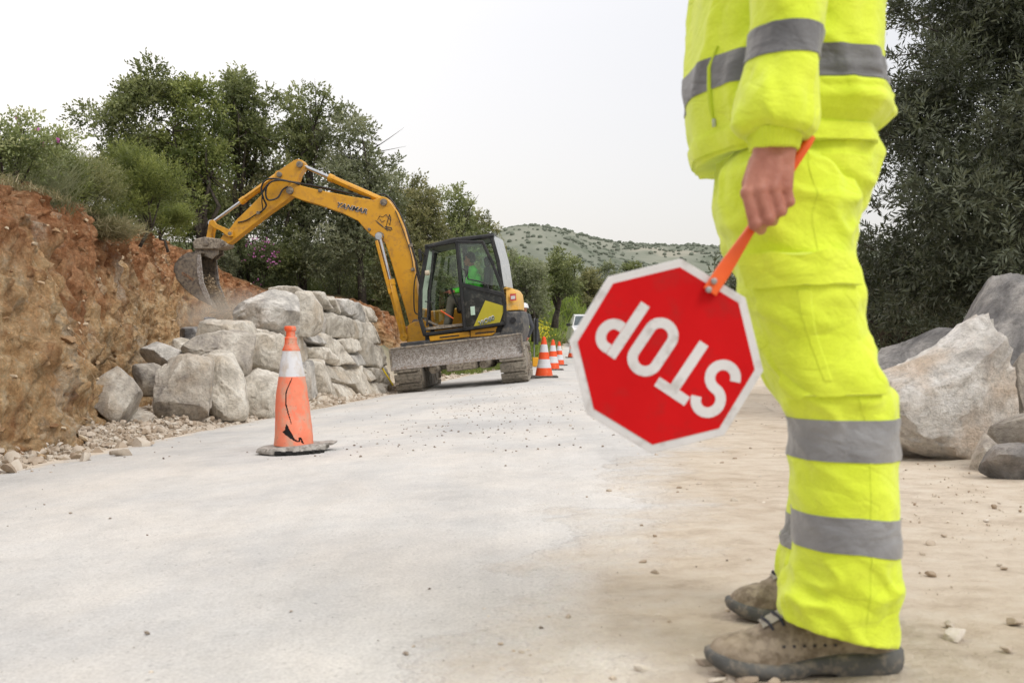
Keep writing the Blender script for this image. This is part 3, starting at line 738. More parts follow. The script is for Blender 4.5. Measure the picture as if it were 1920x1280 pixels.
def band(name, G, Nn, z0f, z1f, off, mat, parent, nrow=9):
    """strip of tape wrapped around a loft between two heights"""
    nu = G.shape[1]; out = np.zeros((nrow, nu, 3)); outn = np.zeros((nrow, nu, 3))
    for j in range(nu):
        z = G[:, j, 2]; o = np.argsort(z)
        zz = np.linspace(z0f(G[0, j]), z1f(G[0, j]), nrow)
        for c in range(3):
            out[:, j, c] = np.interp(zz, z[o], G[o, j, c]); outn[:, j, c] = np.interp(zz, z[o], Nn[o, j, c])
    outer = out+outn*off; inner = out-outn*.004
    ring = np.concatenate([inner[:1], outer, inner[-1:]], 0)
    me = grid_mesh(name, ring, False)
    return link(name, me, mat, parent, smooth=60)
def patch(name, G, Nn, rows, cols, off, mat, parent, shape=None, bevel=.002):
    """raised piece of cloth lying on a loft; rows, cols are index ranges"""
    r0, r1 = rows; c0, c1 = cols; nu = G.shape[1]
    idx = [(c % nu) for c in range(c0, c1+1)]
    g = G[r0:r1+1][:, idx]; n_ = Nn[r0:r1+1][:, idx]
    a, b = g.shape[:2]; top = g+n_*off; bot = g-n_*.004
    V = np.concatenate([top.reshape(-1, 3), bot.reshape(-1, 3)]); F = grid_faces(a, b); m = a*b
    fs = [tuple(f) for f in F]+[tuple(m+i for i in f[::-1]) for f in F]
    rim = [i for i in range(b)]+[b*k+b-1 for k in range(1, a)]+[b*(a-1)+i for i in range(b-2, -1, -1)]+[b*k for k in range(a-2, 0, -1)]
    fs += [(rim[i], rim[(i+1) % len(rim)], m+rim[(i+1) % len(rim)], m+rim[i]) for i in range(len(rim))]
    me = bpy.data.meshes.new(name); me.from_pydata(V.tolist(), [], fs)
    bm = bmesh.new(); bm.from_mesh(me); bmesh.ops.recalc_face_normals(bm, faces=bm.faces); bm.to_mesh(me); bm.free()
    return link(name, me, mat, parent, smooth=50, bevel=bevel)

# ================================================================== the worker with the paddle
wk = thing('person', 'worker in fluorescent yellow jacket and trousers holding the stop paddle, seen from the chest down', 'person', (0.48, 1.75, 0.0))
YN, YF = 1.68, 1.99                       # near and far leg
def sec(py, x0, x1, Y, ry, dz=0): a, b = W(x0, py, Y), W(x1, py, Y); k_ = (Y-.17*ry)/Y; m_ = (a[0]+b[0])/2*k_; h_ = (b[0]-a[0])/2*k_*.925; a[0] = m_-h_; b[0] = m_+h_; return [(a[0]+b[0])/2, Y, a[2]+dz, (b[0]-a[0])/2, ry]
# --- body, one skin
mb = MB(); C = lambda a, b, r0, r1: cap(mb, a, b, r0, r1, 14)
xc = .486
C((xc+.02, 1.79, .93), (xc+.02, 1.79, 1.05), .11, .11); C((xc+.01, 1.79, 1.05), (xc, 1.79, 1.32), .11, .13)
C((xc, 1.63, 1.385), (xc, 1.95, 1.385), .040, .040); C((xc, 1.79, 1.36), (xc-.01, 1.79, 1.52), .065, .055)
C((xc-.015, 1.79, 1.60), (xc-.015, 1.79, 1.66), .075, .085); C((xc-.04, 1.79, 1.575), (xc-.05, 1.79, 1.56), .055, .045)   # cranium, jaw
C((xc-.10, 1.79, 1.625), (xc-.118, 1.79, 1.60), .012, .015)                                                         # nose
C((xc-.095, 1.775, 1.565), (xc-.095, 1.805, 1.565), .010, .010)                                                     # lips
for sy in (-1, 1):
    C((xc+.0, 1.79+sy*.083, 1.60), (xc-.0, 1.79+sy*.086, 1.635), .012, .016)                                        # ears
    C((xc-.082, 1.79+sy*.032, 1.652), (xc-.082, 1.79+sy*.03, 1.653), .018, .018)                                    # brows
for (Y_, x_k) in ((YN, 0), (YF, -.02)):
    xk_ = W(1535, 0, Y_)[0] if Y_ == YN else W(1528, 0, Y_)[0]; xa_ = W(1600, 0, Y_)[0] if Y_ == YN else W(1575, 0, Y_)[0]
    hip = (xc+.01, 1.79+(Y_-1.84)*.45, .90); kn = (xk_, Y_, .50); an = (xa_, Y_+.02, .12)
    C(hip, kn, .058, .046); C(kn, an, .048, .034); C(an, (an[0]-.01, Y_+.03, .07), .032, .022); C((an[0]-.01, Y_+.03, .06), (an[0]-.09, Y_+.03, .048), .018, .012)
def arm_hand(mir):
    m = (lambda p: (p[0]+.15*float(sstep(1.40, 1.05, p[2])), 3.58-p[1], p[2])) if mir else (lambda p: p)
    w = lambda px, py, Y_: m(tuple(W(px, py, Y_)))
    CC = lambda a, b, r0, r1: cap(mb, a, b, r0, r1, 14)
    CC(m((xc-.015, 1.61, 1.375)), w(1478, 10, 1.545), .040, .036); CC(w(1478, 10, 1.545), w(1455, 255, 1.515), .036, .026)
    CC(w(1440, 268, 1.503), w(1434, 300, 1.502), .022, .020); CC(w(1468, 268, 1.503), w(1466, 300, 1.502), .022, .019)
    mcp = [w(1403, 362, 1.494), w(1426, 357, 1.487), w(1450, 353, 1.487), w(1474, 350, 1.494)]
    ws = [w(1428, 300, 1.502), w(1440, 300, 1.498), w(1455, 300, 1.498), w(1470, 300, 1.502)]
    for a, b in zip(ws, mcp): CC(a, b, .0165, .0108)
    CC(ws[0], mcp[1], .015, .012); CC(ws[3], mcp[2], .015, .012)
    CC(mcp[0], mcp[3], .011, .011)
    pip = [w(1416, 420, 1.490), w(1441, 411, 1.484), w(1462, 395, 1.486), w(1480, 378, 1.494)]
    dip = [w(1427, 430, 1.514), w(1449, 414, 1.511), w(1467, 396, 1.512), w(1482, 378, 1.515)]
    tip = [w(1420, 410, 1.534), w(1438, 393, 1.534), w(1454, 376, 1.533), w(1470, 362, 1.531)]
    for k, r in enumerate((.0102, .0101, .0096, .0086)):
        CC(mcp[k], pip[k], r*1.05, r*.96); CC(mcp[k], mcp[k], r*1.24, r*1.24); CC(pip[k], pip[k], r*1.08, r*1.08)
        CC(pip[k], dip[k], r*.97, r*.88); CC(dip[k], tip[k], r*.86, r*.74)
    CC(w(1424, 305, 1.506), w(1406, 345, 1.520), .017, .013); CC(w(1406, 345, 1.520), w(1408, 378, 1.536), .0125, .011); CC(w(1408, 378, 1.536), w(1424, 400, 1.545), .0108, .009)
arm_hand(False); arm_hand(True)
me = bpy.data.meshes.new('body'); me.from_pydata(mb.v, [], mb.f)
me = remeshed('body', me, .0027, 2)
link('body', me, M_SKIN, wk)
hb = MB(); cap(hb, (xc+.02, 1.79, 1.62), (xc-.0, 1.79, 1.685), .085, .088, 24); cap(hb, (xc+.045, 1.79, 1.58), (xc+.02, 1.79, 1.66), .07, .08, 24)
hb.build('hair', M_HAIR, wk, smooth=180)
M_EYE = m_simple('eye', (.6, .58, .55), (.7, .68, .65), rough=.2)
for sy in (-1, 1):
    eb = MB(); eb.lathe([(.001, -.01), (.008, -.006), (.011, 0), (.008, .006), (.001, .01)], (xc-.088, 1.79+sy*.031, 1.632), 12)
    eb.build('eye', M_EYE, wk, smooth=180)

# --- trousers
def fold(G, a, amp=.006, seed=1, sc=9.0, knee=None):
    P = np.stack([np.cos(a)*.9+G[..., 2]*4.0, np.sin(a)*.9-G[..., 2]*1.5, G[..., 2]*sc], -1)
    f = fbm(P, .8, 3, seed, .5); r = (1-np.abs(fbm(P*1.1+5, 1.0, 2, seed+3))); r2 = np.clip(1-np.abs(fbm(P*1.6+9, .9, 2, seed+8))*2.6, 0, 1)
    return amp*(f*.9+(r-.6)*1.0+r2*.9)
hipsecs = [sec(240, 1355, 1640, 1.79, .165), sec(300, 1350, 1650, 1.79, .17), sec(340, 1350, 1645, 1.79, .172), sec(380, 1352, 1628, 1.79, .170), sec(420, 1352, 1606, 1.79, .165), sec(470, 1368, 1604, 1.80, .15), sec(520, 1400, 1590, 1.83, .10)]
G, Nn, a = loft(hipsecs, 80, 90, 2.5, lambda G, a: fold(G, a, .008, 11, 8))
parts = [G]
HG, HN = G, Nn
near = [(262, 1400, 1560, .05), (300, 1370, 1590, .075), (330, 1352, 1600, .092), (380, 1350, 1626, .10), (420, 1350, 1608, .10), (480, 1371, 1609, .105), (540, 1385, 1628, .108), (600, 1398, 1627, .106), (650, 1414, 1641, .103), (700, 1434, 1660, .10), (745, 1456, 1673, .098), (785, 1478, 1684, .096), (830, 1482, 1688, .096), (870, 1484, 1690, .095), (920, 1486, 1690, .094), (965, 1488, 1690, .094), (1020, 1489, 1689, .094), (1070, 1488, 1690, .095), (1110, 1482, 1690, .097), (1150, 1474, 1691, .098), (1178, 1470, 1692, .098)]
far = [(290, 1380, 1540, .07), (330, 1372, 1555, .09), (420, 1385, 1570, .10), (500, 1398, 1575, .105), (600, 1420, 1590, .105), (700, 1450, 1610, .10), (785, 1488, 1640, .095), (870, 1490, 1640, .093), (940, 1486, 1640, .093), (1000, 1478, 1632, .093), (1050, 1467, 1625, .094), (1085, 1464, 1625, .095), (1105, 1468, 1626, .094)]
def legtilt(z): return -.26*np.clip((.16-z)/.12, 0, 1)
def legdisp(sd, kz):
    def f(G, a):
        z = G[..., 2]
        amp = .55+1.0*np.exp(-((z-kz)/.11)**2)+1.3*np.exp(-((z-.13)/.06)**2)+.8*np.exp(-((z-.78)/.10)**2)
        return fold(G, a, .0062, sd, 11)*amp
    return f
LG, LN, a = loft([sec(py, x0, x1, YN, ry) for py, x0, x1, ry in near], 230, 110, 2.25, legdisp(21, .50), legtilt, 7)
FG, FN, a = loft([sec(py, x0, x1, YF, ry) for py, x0, x1, ry in far], 200, 90, 2.25, legdisp(27, .50), lambda z: -.2*np.clip((.17-z)/.12, 0, 1), 7)
tmb = MB()
for g in (HG, LG, FG):
    nv, nu = g.shape[:2]; tmb.add(g.reshape(-1, 3), [tuple(f) for f in grid_faces(nv, nu, True)]+[tuple(range(nu)), tuple(range((nv-1)*nu, nv*nu))])
me = bpy.data.meshes.new('trousers'); me.from_pydata(tmb.v, [], tmb.f)
bm = bmesh.new(); bm.from_mesh(me); bmesh.ops.recalc_face_normals(bm, faces=bm.faces); bm.to_mesh(me); bm.free()
tr = link('trousers', remeshed('trousers', me, .0038, 5), M_HIVIS, wk)
zz = lambda py, Y_: CAMZ+(640-py)/FPX*Y_
def slope(pl, pr, x0, x1, Y_):   # height function from left and right picture heights
    return lambda P: np.interp(P[0], [W(x0, 0, Y_)[0], W(x1, 0, Y_)[0]], [zz(pl, Y_), zz(pr, Y_)])
Yf = YN-.09
band('reflective_band', LG, LN, slope(862, 868, 1483, 1690, Yf+.03), slope(785, 786, 1478, 1684, Yf+.03), .0018, M_TAPE, tr)
band('reflective_band', LG, LN, slope(1030, 1074, 1488, 1690, Yf+.03), slope(964, 992, 1488, 1690, Yf+.03), .0018, M_TAPE, tr)
band('reflective_band', FG, FN, slope(1028, 1040, 1470, 1640, YF-.03), slope(968, 975, 1480, 1640, YF-.03), .0018, M_TAPE, tr)
band('reflective_band', FG, FN, slope(862, 868, 1483, 1640, YF-.03), slope(800, 806, 1478, 1640, YF-.03), .0018, M_TAPE, tr)
# cargo pocket: flap and pouch on the near thigh. angle pi is the front (photo left), 3pi/2 faces the camera
def rowz(G, z): return int(np.argmin(np.abs(G[:, :, 2].mean(1)-z)))
nu = 110; ang = lambda d: int(round((d % 360)/360*nu))
zt, zb_, zp = zz(472, YN-.1), zz(537, YN-.1), zz(740, YN-.1)
pk = patch('cargo_pocket', LG, LN, (rowz(LG, zb_)-2, rowz(LG, zp)), (ang(212), ang(300)), .009, M_HIVIS, tr)
patch('pocket_flap', LG, LN, (rowz(LG, zt), rowz(LG, zb_)), (ang(206), ang(306)), .017, M_HIVIS, tr, bevel=.004)
patch('pocket_pleat', LG, LN, (rowz(LG, zb_)+1, rowz(LG, zp)-6), (ang(252), ang(262)), .010, M_HIVIS, tr, bevel=.003)
patch('side_seam', LG, LN, (8, 222), (ang(275), ang(275)+1), .0010, M_HIVIS, tr, bevel=0)
patch('side_seam', FG, FN, (8, 190), (ang(95), ang(95)+1), .0010, M_HIVIS, tr, bevel=0)
# hip pocket edge
patch('hip_pocket', HG, HN, (rowz(HG, zz(290, 1.62)), rowz(HG, zz(395, 1.62))), (int(90*268/360), int(90*312/360)), .004, M_HIVIS, tr, bevel=.002)

# --- jacket
tors = [(-372, 1440, 1545, .062), (-330, 1430, 1560, .078), (-305, 1410, 1585, .10), (-290, 1385, 1605, .15), (-262, 1345, 1640, .215), (-200, 1322, 1655, .232), (-100, 1312, 1662, .222), (0, 1302, 1660, .212), (60, 1295, 1653, .205), (100, 1291, 1650, .202), (150, 1289, 1652, .202), (190, 1288, 1658, .202), (225, 1288, 1660, .203), (250, 1288, 1654, .201), (272, 1290, 1650, .197), (290, 1297, 1642, .192), (303, 1305, 1640, .190)]
def jdisp(G, a):
    z = G[..., 2]; P = np.stack([np.cos(a)*1.1, np.sin(a)*1.1, z*5], -1)
    f = fbm(P, 1.0, 3, 61)*.008+(1-np.abs(fbm(P*np.array([1, 1, 1.6]), 1.1, 2, 66)))*.008+np.clip(1-np.abs(fbm(P*np.array([1.4, 1.4, .8])+4, 1.3, 2, 69))*2.5, 0, 1)*.008
    roll = .012*np.exp(-((z-.945)/.022)**2)-.010*np.exp(-((z-.905)/.012)**2)+.004*np.cos(z*260)*np.exp(-((z-.975)/.03)**2)*(np.cos(a) > 0)
    return f+roll*np.clip(.6+.6*np.cos(a), .15, 1)
JG, JN, a = loft([sec(py, x0, x1, 1.79, ry) for py, x0, x1, ry in tors], 200, 120, 2.5, jdisp, lambda z: .06*np.clip((.95-z)/.08, 0, 1), 7)
V, Fc, off = [], [], 0
inn = [];
Cn = JG[-1].mean(0)
for j in range(1, 6):
    r = JG[-1]+(Cn-JG[-1])*.055*j; r = r.copy(); r[:, 2] += j*.0015; inn.append(r)
JGc = np.concatenate([JG, np.array(inn)], 0)
slv = [(-392, 1455, 1505, .02), (-380, 1430, 1535, .05), (-355, 1412, 1560, .068), (-320, 1400, 1572, .078), (-262, 1395, 1575, .082), (-200, 1392, 1575, .082), (-100, 1400, 1560, .080), (0, 1408, 1549, .072), (50, 1411, 1544, .068), (110, 1407, 1538, .066), (160, 1396, 1534, .066), (200, 1388, 1533, .068), (225, 1385, 1532, .068), (240, 1390, 1527, .064), (249, 1401, 1514, .054)]
def slsec(py, x0, x1, ry): Y_ = np.interp(py, [-392, -300, 0, 250], [1.64, 1.60, 1.545, 1.512]); return sec(py, x0, x1, Y_, ry)
def sdisp(G, a):
    z = G[..., 2]; P = np.stack([np.cos(a)+z*3, np.sin(a), z*9], -1)
    return fbm(P, .9, 3, 71)*.006+(1-np.abs(fbm(P, 1.2, 2, 73)))*.010*np.exp(-((z-.9)/.06)**2)+np.clip(1-np.abs(fbm(P*np.array([1, 1, .7])+3, 1.0, 2, 75))*2.4, 0, 1)*.007*np.clip((1.0-z)*10, .2, 1)
SG, SN, a = loft([slsec(*r) for r in slv], 130, 80, 2.2, sdisp, lambda z: -.12+0*z, 7)
cuf = [(246, 1401, 1512, .05), (252, 1401, 1510, .049), (265, 1403, 1506, .046), (280, 1406, 1502, .043), (283, 1409, 1499, .040)]
CG, CN_, a = loft([slsec(*r) for r in cuf], 24, 240, 2.1, lambda G, a: .0010*np.cos(a*44), None, 3)
SGm, CGm = SG.copy(), CG.copy(); SGm[..., 1] = 3.58-SGm[..., 1]; CGm[..., 1] = 3.58-CGm[..., 1]; SGm[..., 0] += .15*sstep(1.40, 1.05, SGm[..., 2]); CGm[..., 0] += .15
for g in (JGc, SG, SGm):
    nv, nu_ = g.shape[:2]; V.append(g.reshape(-1, 3)); Fc.append(grid_faces(nv, nu_, True)+off); off += nv*nu_
me = np_mesh('jacket', np.concatenate(V), np.concatenate(Fc))
bm = bmesh.new(); bm.from_mesh(me); bmesh.ops.holes_fill(bm, edges=[e for e in bm.edges if e.is_boundary], sides=200); bmesh.ops.recalc_face_normals(bm, faces=bm.faces); bm.to_mesh(me); bm.free()
jk = link('jacket', me, M_HIVIS, wk, smooth=180)
for g in (CG, CGm): link('cuff', grid_mesh('cuff', g), M_HIVIS, jk, smooth=60)
hl = JG[-16:-1]
band('hem', JG, JN, lambda P: JG[-1][:, 2].mean()+.002+.06*(P[0]-.486), lambda P: JG[-1][:, 2].mean()+.030+.06*(P[0]-.486), .004, M_HIVIS, jk)
tz = lambda pl, pr: slope(pl, pr, 1290, 1650, 1.60)
band('reflective_band', JG, JN, tz(143, 150), tz(88, 84), .002, M_TAPEJ, jk)
band('reflective_band', JG, JN, tz(-125, -118), tz(-180, -176), .002, M_TAPEJ, jk)
band('reflective_band', SG, SN, lambda P: zz(104, 1.5)-.10*(P[0]-W(1475, 0, 1.5)[0]), lambda P: zz(44, 1.5)-.10*(P[0]-W(1475, 0, 1.5)[0]), .002, M_TAPEJ, jk)
# side pocket with its zip
zi = MB()
zp = [W(1362, 62, 1.588), W(1352, 100, 1.588), W(1350, 140, 1.588), W(1357, 180, 1.588), W(1361, 205, 1.588)]
def onto(P):   # nearest torso surface point seen from the camera side
    d_ = (JG[..., 0]-P[0])**2+(JG[..., 2]-P[2])**2+(JG[..., 1] > 1.79)*9; i = np.unravel_index(np.argmin(d_), d_.shape); return JG[i]+JN[i]*.002
zp = [onto(p) for p in zp]
zi.tube(zp, [.002, .004, .0045, .004, .002], 8); zi.build('pocket_zip', m_simple('zip_tape', (.50, .62, .02), (.55, .68, .03), 30, .7), jk, smooth=60)
zi = MB(); q = onto(W(1361, 208, 1.588)); zi.box((q[0], q[1]-.004, q[2]), (.006, .004, .014)); zi.build('zip_pull', m_simple('pale_metal', (.45, .46, .46), (.55, .56, .56), rough=.35, metal=.7), jk, bevel=.001)

# --- safety boots
M_LEA = m_simple('dusty_leather', (.12, .088, .058), (.26, .205, .14), 14, .8, .5, 70, dirt=(.33, .27, .20), dirt_amt=.6)
M_SOLE = m_simple('grey_rubber_sole', (.075, .075, .072), (.12, .118, .11), 20, .8, .4, 80, dirt=(.22, .19, .15), dirt_amt=.35)
M_LACE = m_simple('dark_lace', (.02, .022, .035), (.05, .05, .065), 40, .8)
M_TONGUE = m_simple('dusty_grey_patch', (.25, .23, .19), (.36, .33, .27), 30, .8)
def boot(x0, x1, yc, zg, label):
    L = x1-x0
    bt = link('boot', bpy.data.meshes.new('x'), None, wk)
    def wid(t): return np.interp(t, [0, .03, .08, .18, .32, .5, .7, .88, .96, 1], [.012, .026, .037, .046, .051, .044, .037, .039, .032, .016])
    def hei(t): return np.interp(t, [0, .04, .12, .22, .32, .45, .58, .72, .9, 1], [.035, .052, .062, .070, .088, .112, .138, .150, .148, .125])
    ts = np.concatenate([[0, .012, .03, .05], np.linspace(.08, .92, 40), [.95, .975, .99, 1]])
    ph = np.linspace(0, np.pi, 33); rows = []
    for t in ts:
        w, h = wid(t), hei(t); x = x0+L*t
        pw = np.interp(t, [0, .3, .6, 1], [2.6, 2.3, 2.2, 2.4])
        yy = -w*np.sign(np.cos(ph))*np.abs(np.cos(ph))**(2/pw); z_ = (h-.022)*np.abs(np.sin(ph))**(2/pw)
        yy = yy*(1-.18*np.clip(z_/.12, 0, 1)*(t > .35))
        rows.append(np.stack([x+0*yy, yc+yy, zg+.022+z_], -1))
    G = np.array(rows); G = G+(fbm(G, 18, 3, 3)*.0028)[..., None]*np.array([0, .6, 1.])
    G[..., 2] -= (.004*np.exp(-((np.array(ts)-.26)/.02)**2)+.003*np.exp(-((np.array(ts)-.21)/.015)**2))[:, None]*(G[..., 2] > zg+.05)
    nv, nu2 = G.shape[:2]; me = bpy.data.meshes.new('boot')
    me.from_pydata(G.reshape(-1, 3).tolist(), [], [tuple(f) for f in grid_faces(nv, nu2)]+[tuple(range(nu2)), tuple(range((nv-1)*nu2, nv*nu2))])
    bm = bmesh.new(); bm.from_mesh(me); bmesh.ops.recalc_face_normals(bm, faces=bm.faces); bm.to_mesh(me); bm.free()
    bt.data = me; me.materials.append(M_LEA); me.shade_smooth()
    # sole
    a = np.linspace(0, 2*np.pi, 96, endpoint=False); tt = (1-np.cos(a))/2
    ys = np.array([wid(t) for t in tt])*np.sign(np.sin(a))+np.sin(a)*.006
    xs = x0-.004+(L+.008)*tt
    topz = np.interp(tt, [0, .06, .18, .35, .5, .65, .8, 1], [.040, .034, .027, .024, .031, .040, .038, .046])
    botz = np.interp(tt, [0, .06, .16, .45, .5, .62, .66, 1], [.016, .007, 0, .000, .008, .008, 0, .004])
    rings = []
    for f, o in ((0, .92), (.12, 1.0), (.5, 1.05), (.88, 1.02), (1, .93)):
        rings.append(np.stack([x0+L/2+(xs-x0-L/2)*(1+(o-1)*.3), yc+ys*o, zg+botz+(topz-botz)*f], -1))
    G2 = np.array(rings)
    link('sole', grid_mesh('sole', G2), M_SOLE, bt, smooth=50)
    lm = MB()
    for k in range(4):
        t = .30+.055*k; w, h = wid(t), hei(t); xx = x0+L*t
        pts = [(xx-.006+.012*abs(q), yc+w*.62*q, zg+.022+(h-.018)*math.sqrt(max(0, 1-abs(.62*q)**2.3))+.002) for q in np.linspace(-1, 1, 9)]
        lm.tube(pts, .0026, 6)
    lm.build('lace', M_LACE, bt, smooth=180)
    tg = MB(); t = .34; w, h = wid(t), hei(t)
    vs = []
    for t in np.linspace(.27, .46, 9):
        w, h = wid(t), hei(t)
        vs.append([(x0+L*t, yc+w*.45*q, zg+.022+(h-.018)*max(0, 1-abs(.45*q)**2.3)**(1/2.3)+.0007) for q in np.linspace(-1, 1, 7)])
    me = np_mesh('tongue', np.array(vs).reshape(-1, 3), grid_faces(9, 7)); link('tongue', me, M_TONGUE, bt, smooth=180)
    # punched vents and the side panel seam
    vm = MB()
    for k in range(6):
        for sy in (-1, 1):
            t = .36+.055*k; w, h = wid(t), hei(t); vm.box((x0+L*t, yc+sy*w*.955, zg+.055), (.004, .004, .003))
    tag(vm.build('vent_holes', M_LACE, bt, bevel=0), kind='stuff')
    return bt
zg = gzs(.5, 1.7)+.003
b1 = W(1328, 0, 1.71)[0]; b2 = W(1680, 0, 1.71)[0]
boot(b1, b2, 1.705, zg, 'near'); bf = W(1368, 0, 2.03)[0]; boot(bf, bf+.315, 2.035, zg+.002, 'far')

# ================================================================== stop paddle held by the worker
PY = 1.532
pd = thing('stop_paddle', 'red octagonal stop paddle on an orange handle, hanging upside down from the hand', 'stop sign', tuple(W(1249, 667, PY)))
M_RED = m_simple('red_sheeting', (.52, .004, .006), (.58, .006, .008), 7, .6, .08, 40, dirt=(.45, .012, .012), dirt_amt=.3, spec=.12)
M_WHT = m_simple('white_sheeting', (.60, .59, .58), (.68, .67, .66), 12, .45, .05, 300, dirt=(.48, .46, .44), dirt_amt=.25)
M_ORG = m_simple('orange_plastic', (.80, .10, .012), (.86, .13, .02), 12, .38, .05, 60)
sc_ = PY/FPX; c0 = np.array(W(1249, 667, PY))
uu = np.array([-.832, 0, .555]); vv_ = np.array([-.555, 0, -.832])       # reading direction and letter-up direction
def oct_pts(r, rot): return [(c0[0]+r*math.cos(rot+k*math.pi/4), c0[2]+r*math.sin(rot+k*math.pi/4)) for k in range(8)]
rot0 = math.atan2(-(695-667), (1430-1249))
mb = MB(); mb.prism(oct_pts(184.5*sc_, rot0), PY, PY+.004); mb.build('border', M_WHT, pd, bevel=.0008)
mb = MB(); mb.prism(oct_pts(168*sc_, rot0), PY-.0008, PY); mb.build('plate', M_RED, pd)
def ribbon(mb, pts, w, y, closed=False):
    """flat letter stroke; pts in letter pixels"""
    P = [np.array(p, float) for p in pts]; n = len(P); L_, R_ = [], []
    for i in range(n):
        a = P[(i-1) % n] if (closed or i > 0) else P[i]; b = P[(i+1) % n] if (closed or i < n-1) else P[i]
        t = b-a; t /= np.linalg.norm(t); nn = np.array([-t[1], t[0]]); L_.append(P[i]+nn*w/2); R_.append(P[i]-nn*w/2)
    def to(p, yy): q = c0+(uu*p[0]+vv_*p[1])*sc_; return (q[0], yy, q[2])
    m = n if closed else n-1
    vs = [to(p, y) for p in L_]+[to(p, y) for p in R_]+[to(p, y+.0012) for p in L_]+[to(p, y+.0012) for p in R_]
    fs = []
    for i in range(m):
        j = (i+1) % n
        fs += [(i, j, n+j, n+i), (2*n+i, 3*n+i, 3*n+j, 2*n+j), (i, 2*n+i, 2*n+j, j), (n+i, n+j, 3*n+j, 3*n+i)]
    if not closed: fs += [(0, n, 3*n, 2*n), (n-1, 3*n-1, 4*n-1, 2*n-1)][:2]
    mb.add(vs, fs)
def arc(cx, cy, rx, ry, a0, a1, n=18): return [(cx+rx*math.cos(R(a0+(a1-a0)*i/n)), cy+ry*math.sin(R(a0+(a1-a0)*i/n))) for i in range(n+1)]
H, st = 118, 19.5
h2 = H/2; yq = PY-.0014; mb = MB()
# S
ox = -111; r_ = (H-st)/4
ribbon(mb, arc(ox, r_, 23, r_, 15, 270)[:-1]+arc(ox, -r_, 24, r_, 90, -165), st, yq)
# T
ribbon(mb, [(-46-34, h2-st/2), (-46+34, h2-st/2)], st, yq); ribbon(mb, [(-46, h2-st), (-46, -h2)], st, yq)
# O
o_ = arc(30, 26, 24, 23.5, 0, 180)+arc(30, -26, 24, 23.5, 180, 360)
ribbon(mb, o_[:-1], st, yq, True)
# P
ribbon(mb, [(86, h2), (86, -h2)], st, yq); ribbon(mb, [(96.5, h2-st/2), (104, h2-st/2)]+arc(104, h2-st/2-24, 21, 24, 85, -85)+[(104, h2-st/2-48), (96.5, h2-st/2-48)], st, yq)
mb.build('lettering', M_WHT, pd, smooth=30)
# handle: round grip flattening to a riveted tab
hA, hB = np.array(W(1522, 256, 1.521)), np.array(W(1331, 547, 1.524)); hd = hB-hA
mb = MB(); nn = 26; vs = []; fs = []
ax_ = hd/np.linalg.norm(hd); sd = np.cross(ax_, [0, 1, 0]); sd /= np.linalg.norm(sd)
for i in range(nn):
    t = i/(nn-1); p = hA+hd*t
    wq = np.interp(t, [0, .02, .3, .62, .85, 1], [.0062, .0076, .0076, .0076, .0118, .0115]); tq = np.interp(t, [0, .02, .6, .85, 1], [.006, .0076, .0072, .0032, .003])
    for k in range(16):
        a_ = 2*math.pi*k/16; vs.append(p+sd*wq*math.copysign(abs(math.cos(a_))**.8, math.cos(a_))+np.array([0, 1, 0])*tq*math.copysign(abs(math.sin(a_))**.8, math.sin(a_)))
for i in range(nn-1):
    for k in range(16): fs.append((i*16+k, i*16+(k+1) % 16, (i+1)*16+(k+1) % 16, (i+1)*16+k))
fs += [tuple(range(16)), tuple(range((nn-1)*16, nn*16))]
mb.add(vs, fs); hn = mb.build('handle', M_ORG, pd, smooth=40)
for (px, py) in ((1339, 527), (1329, 543)):
    mb = MB(); q = W(px+0, py, 1.519); mb.lathe([(.0045, .0035), (.0052, .002), (.0052, 0), (.0045, -.0022), (.002, -.003)], tuple(q), 16, 'y')
    mb.build('bolt', m_simple('steel', (.35, .34, .33), (.45, .44, .43), rough=.4, metal=.8), hn, smooth=50)

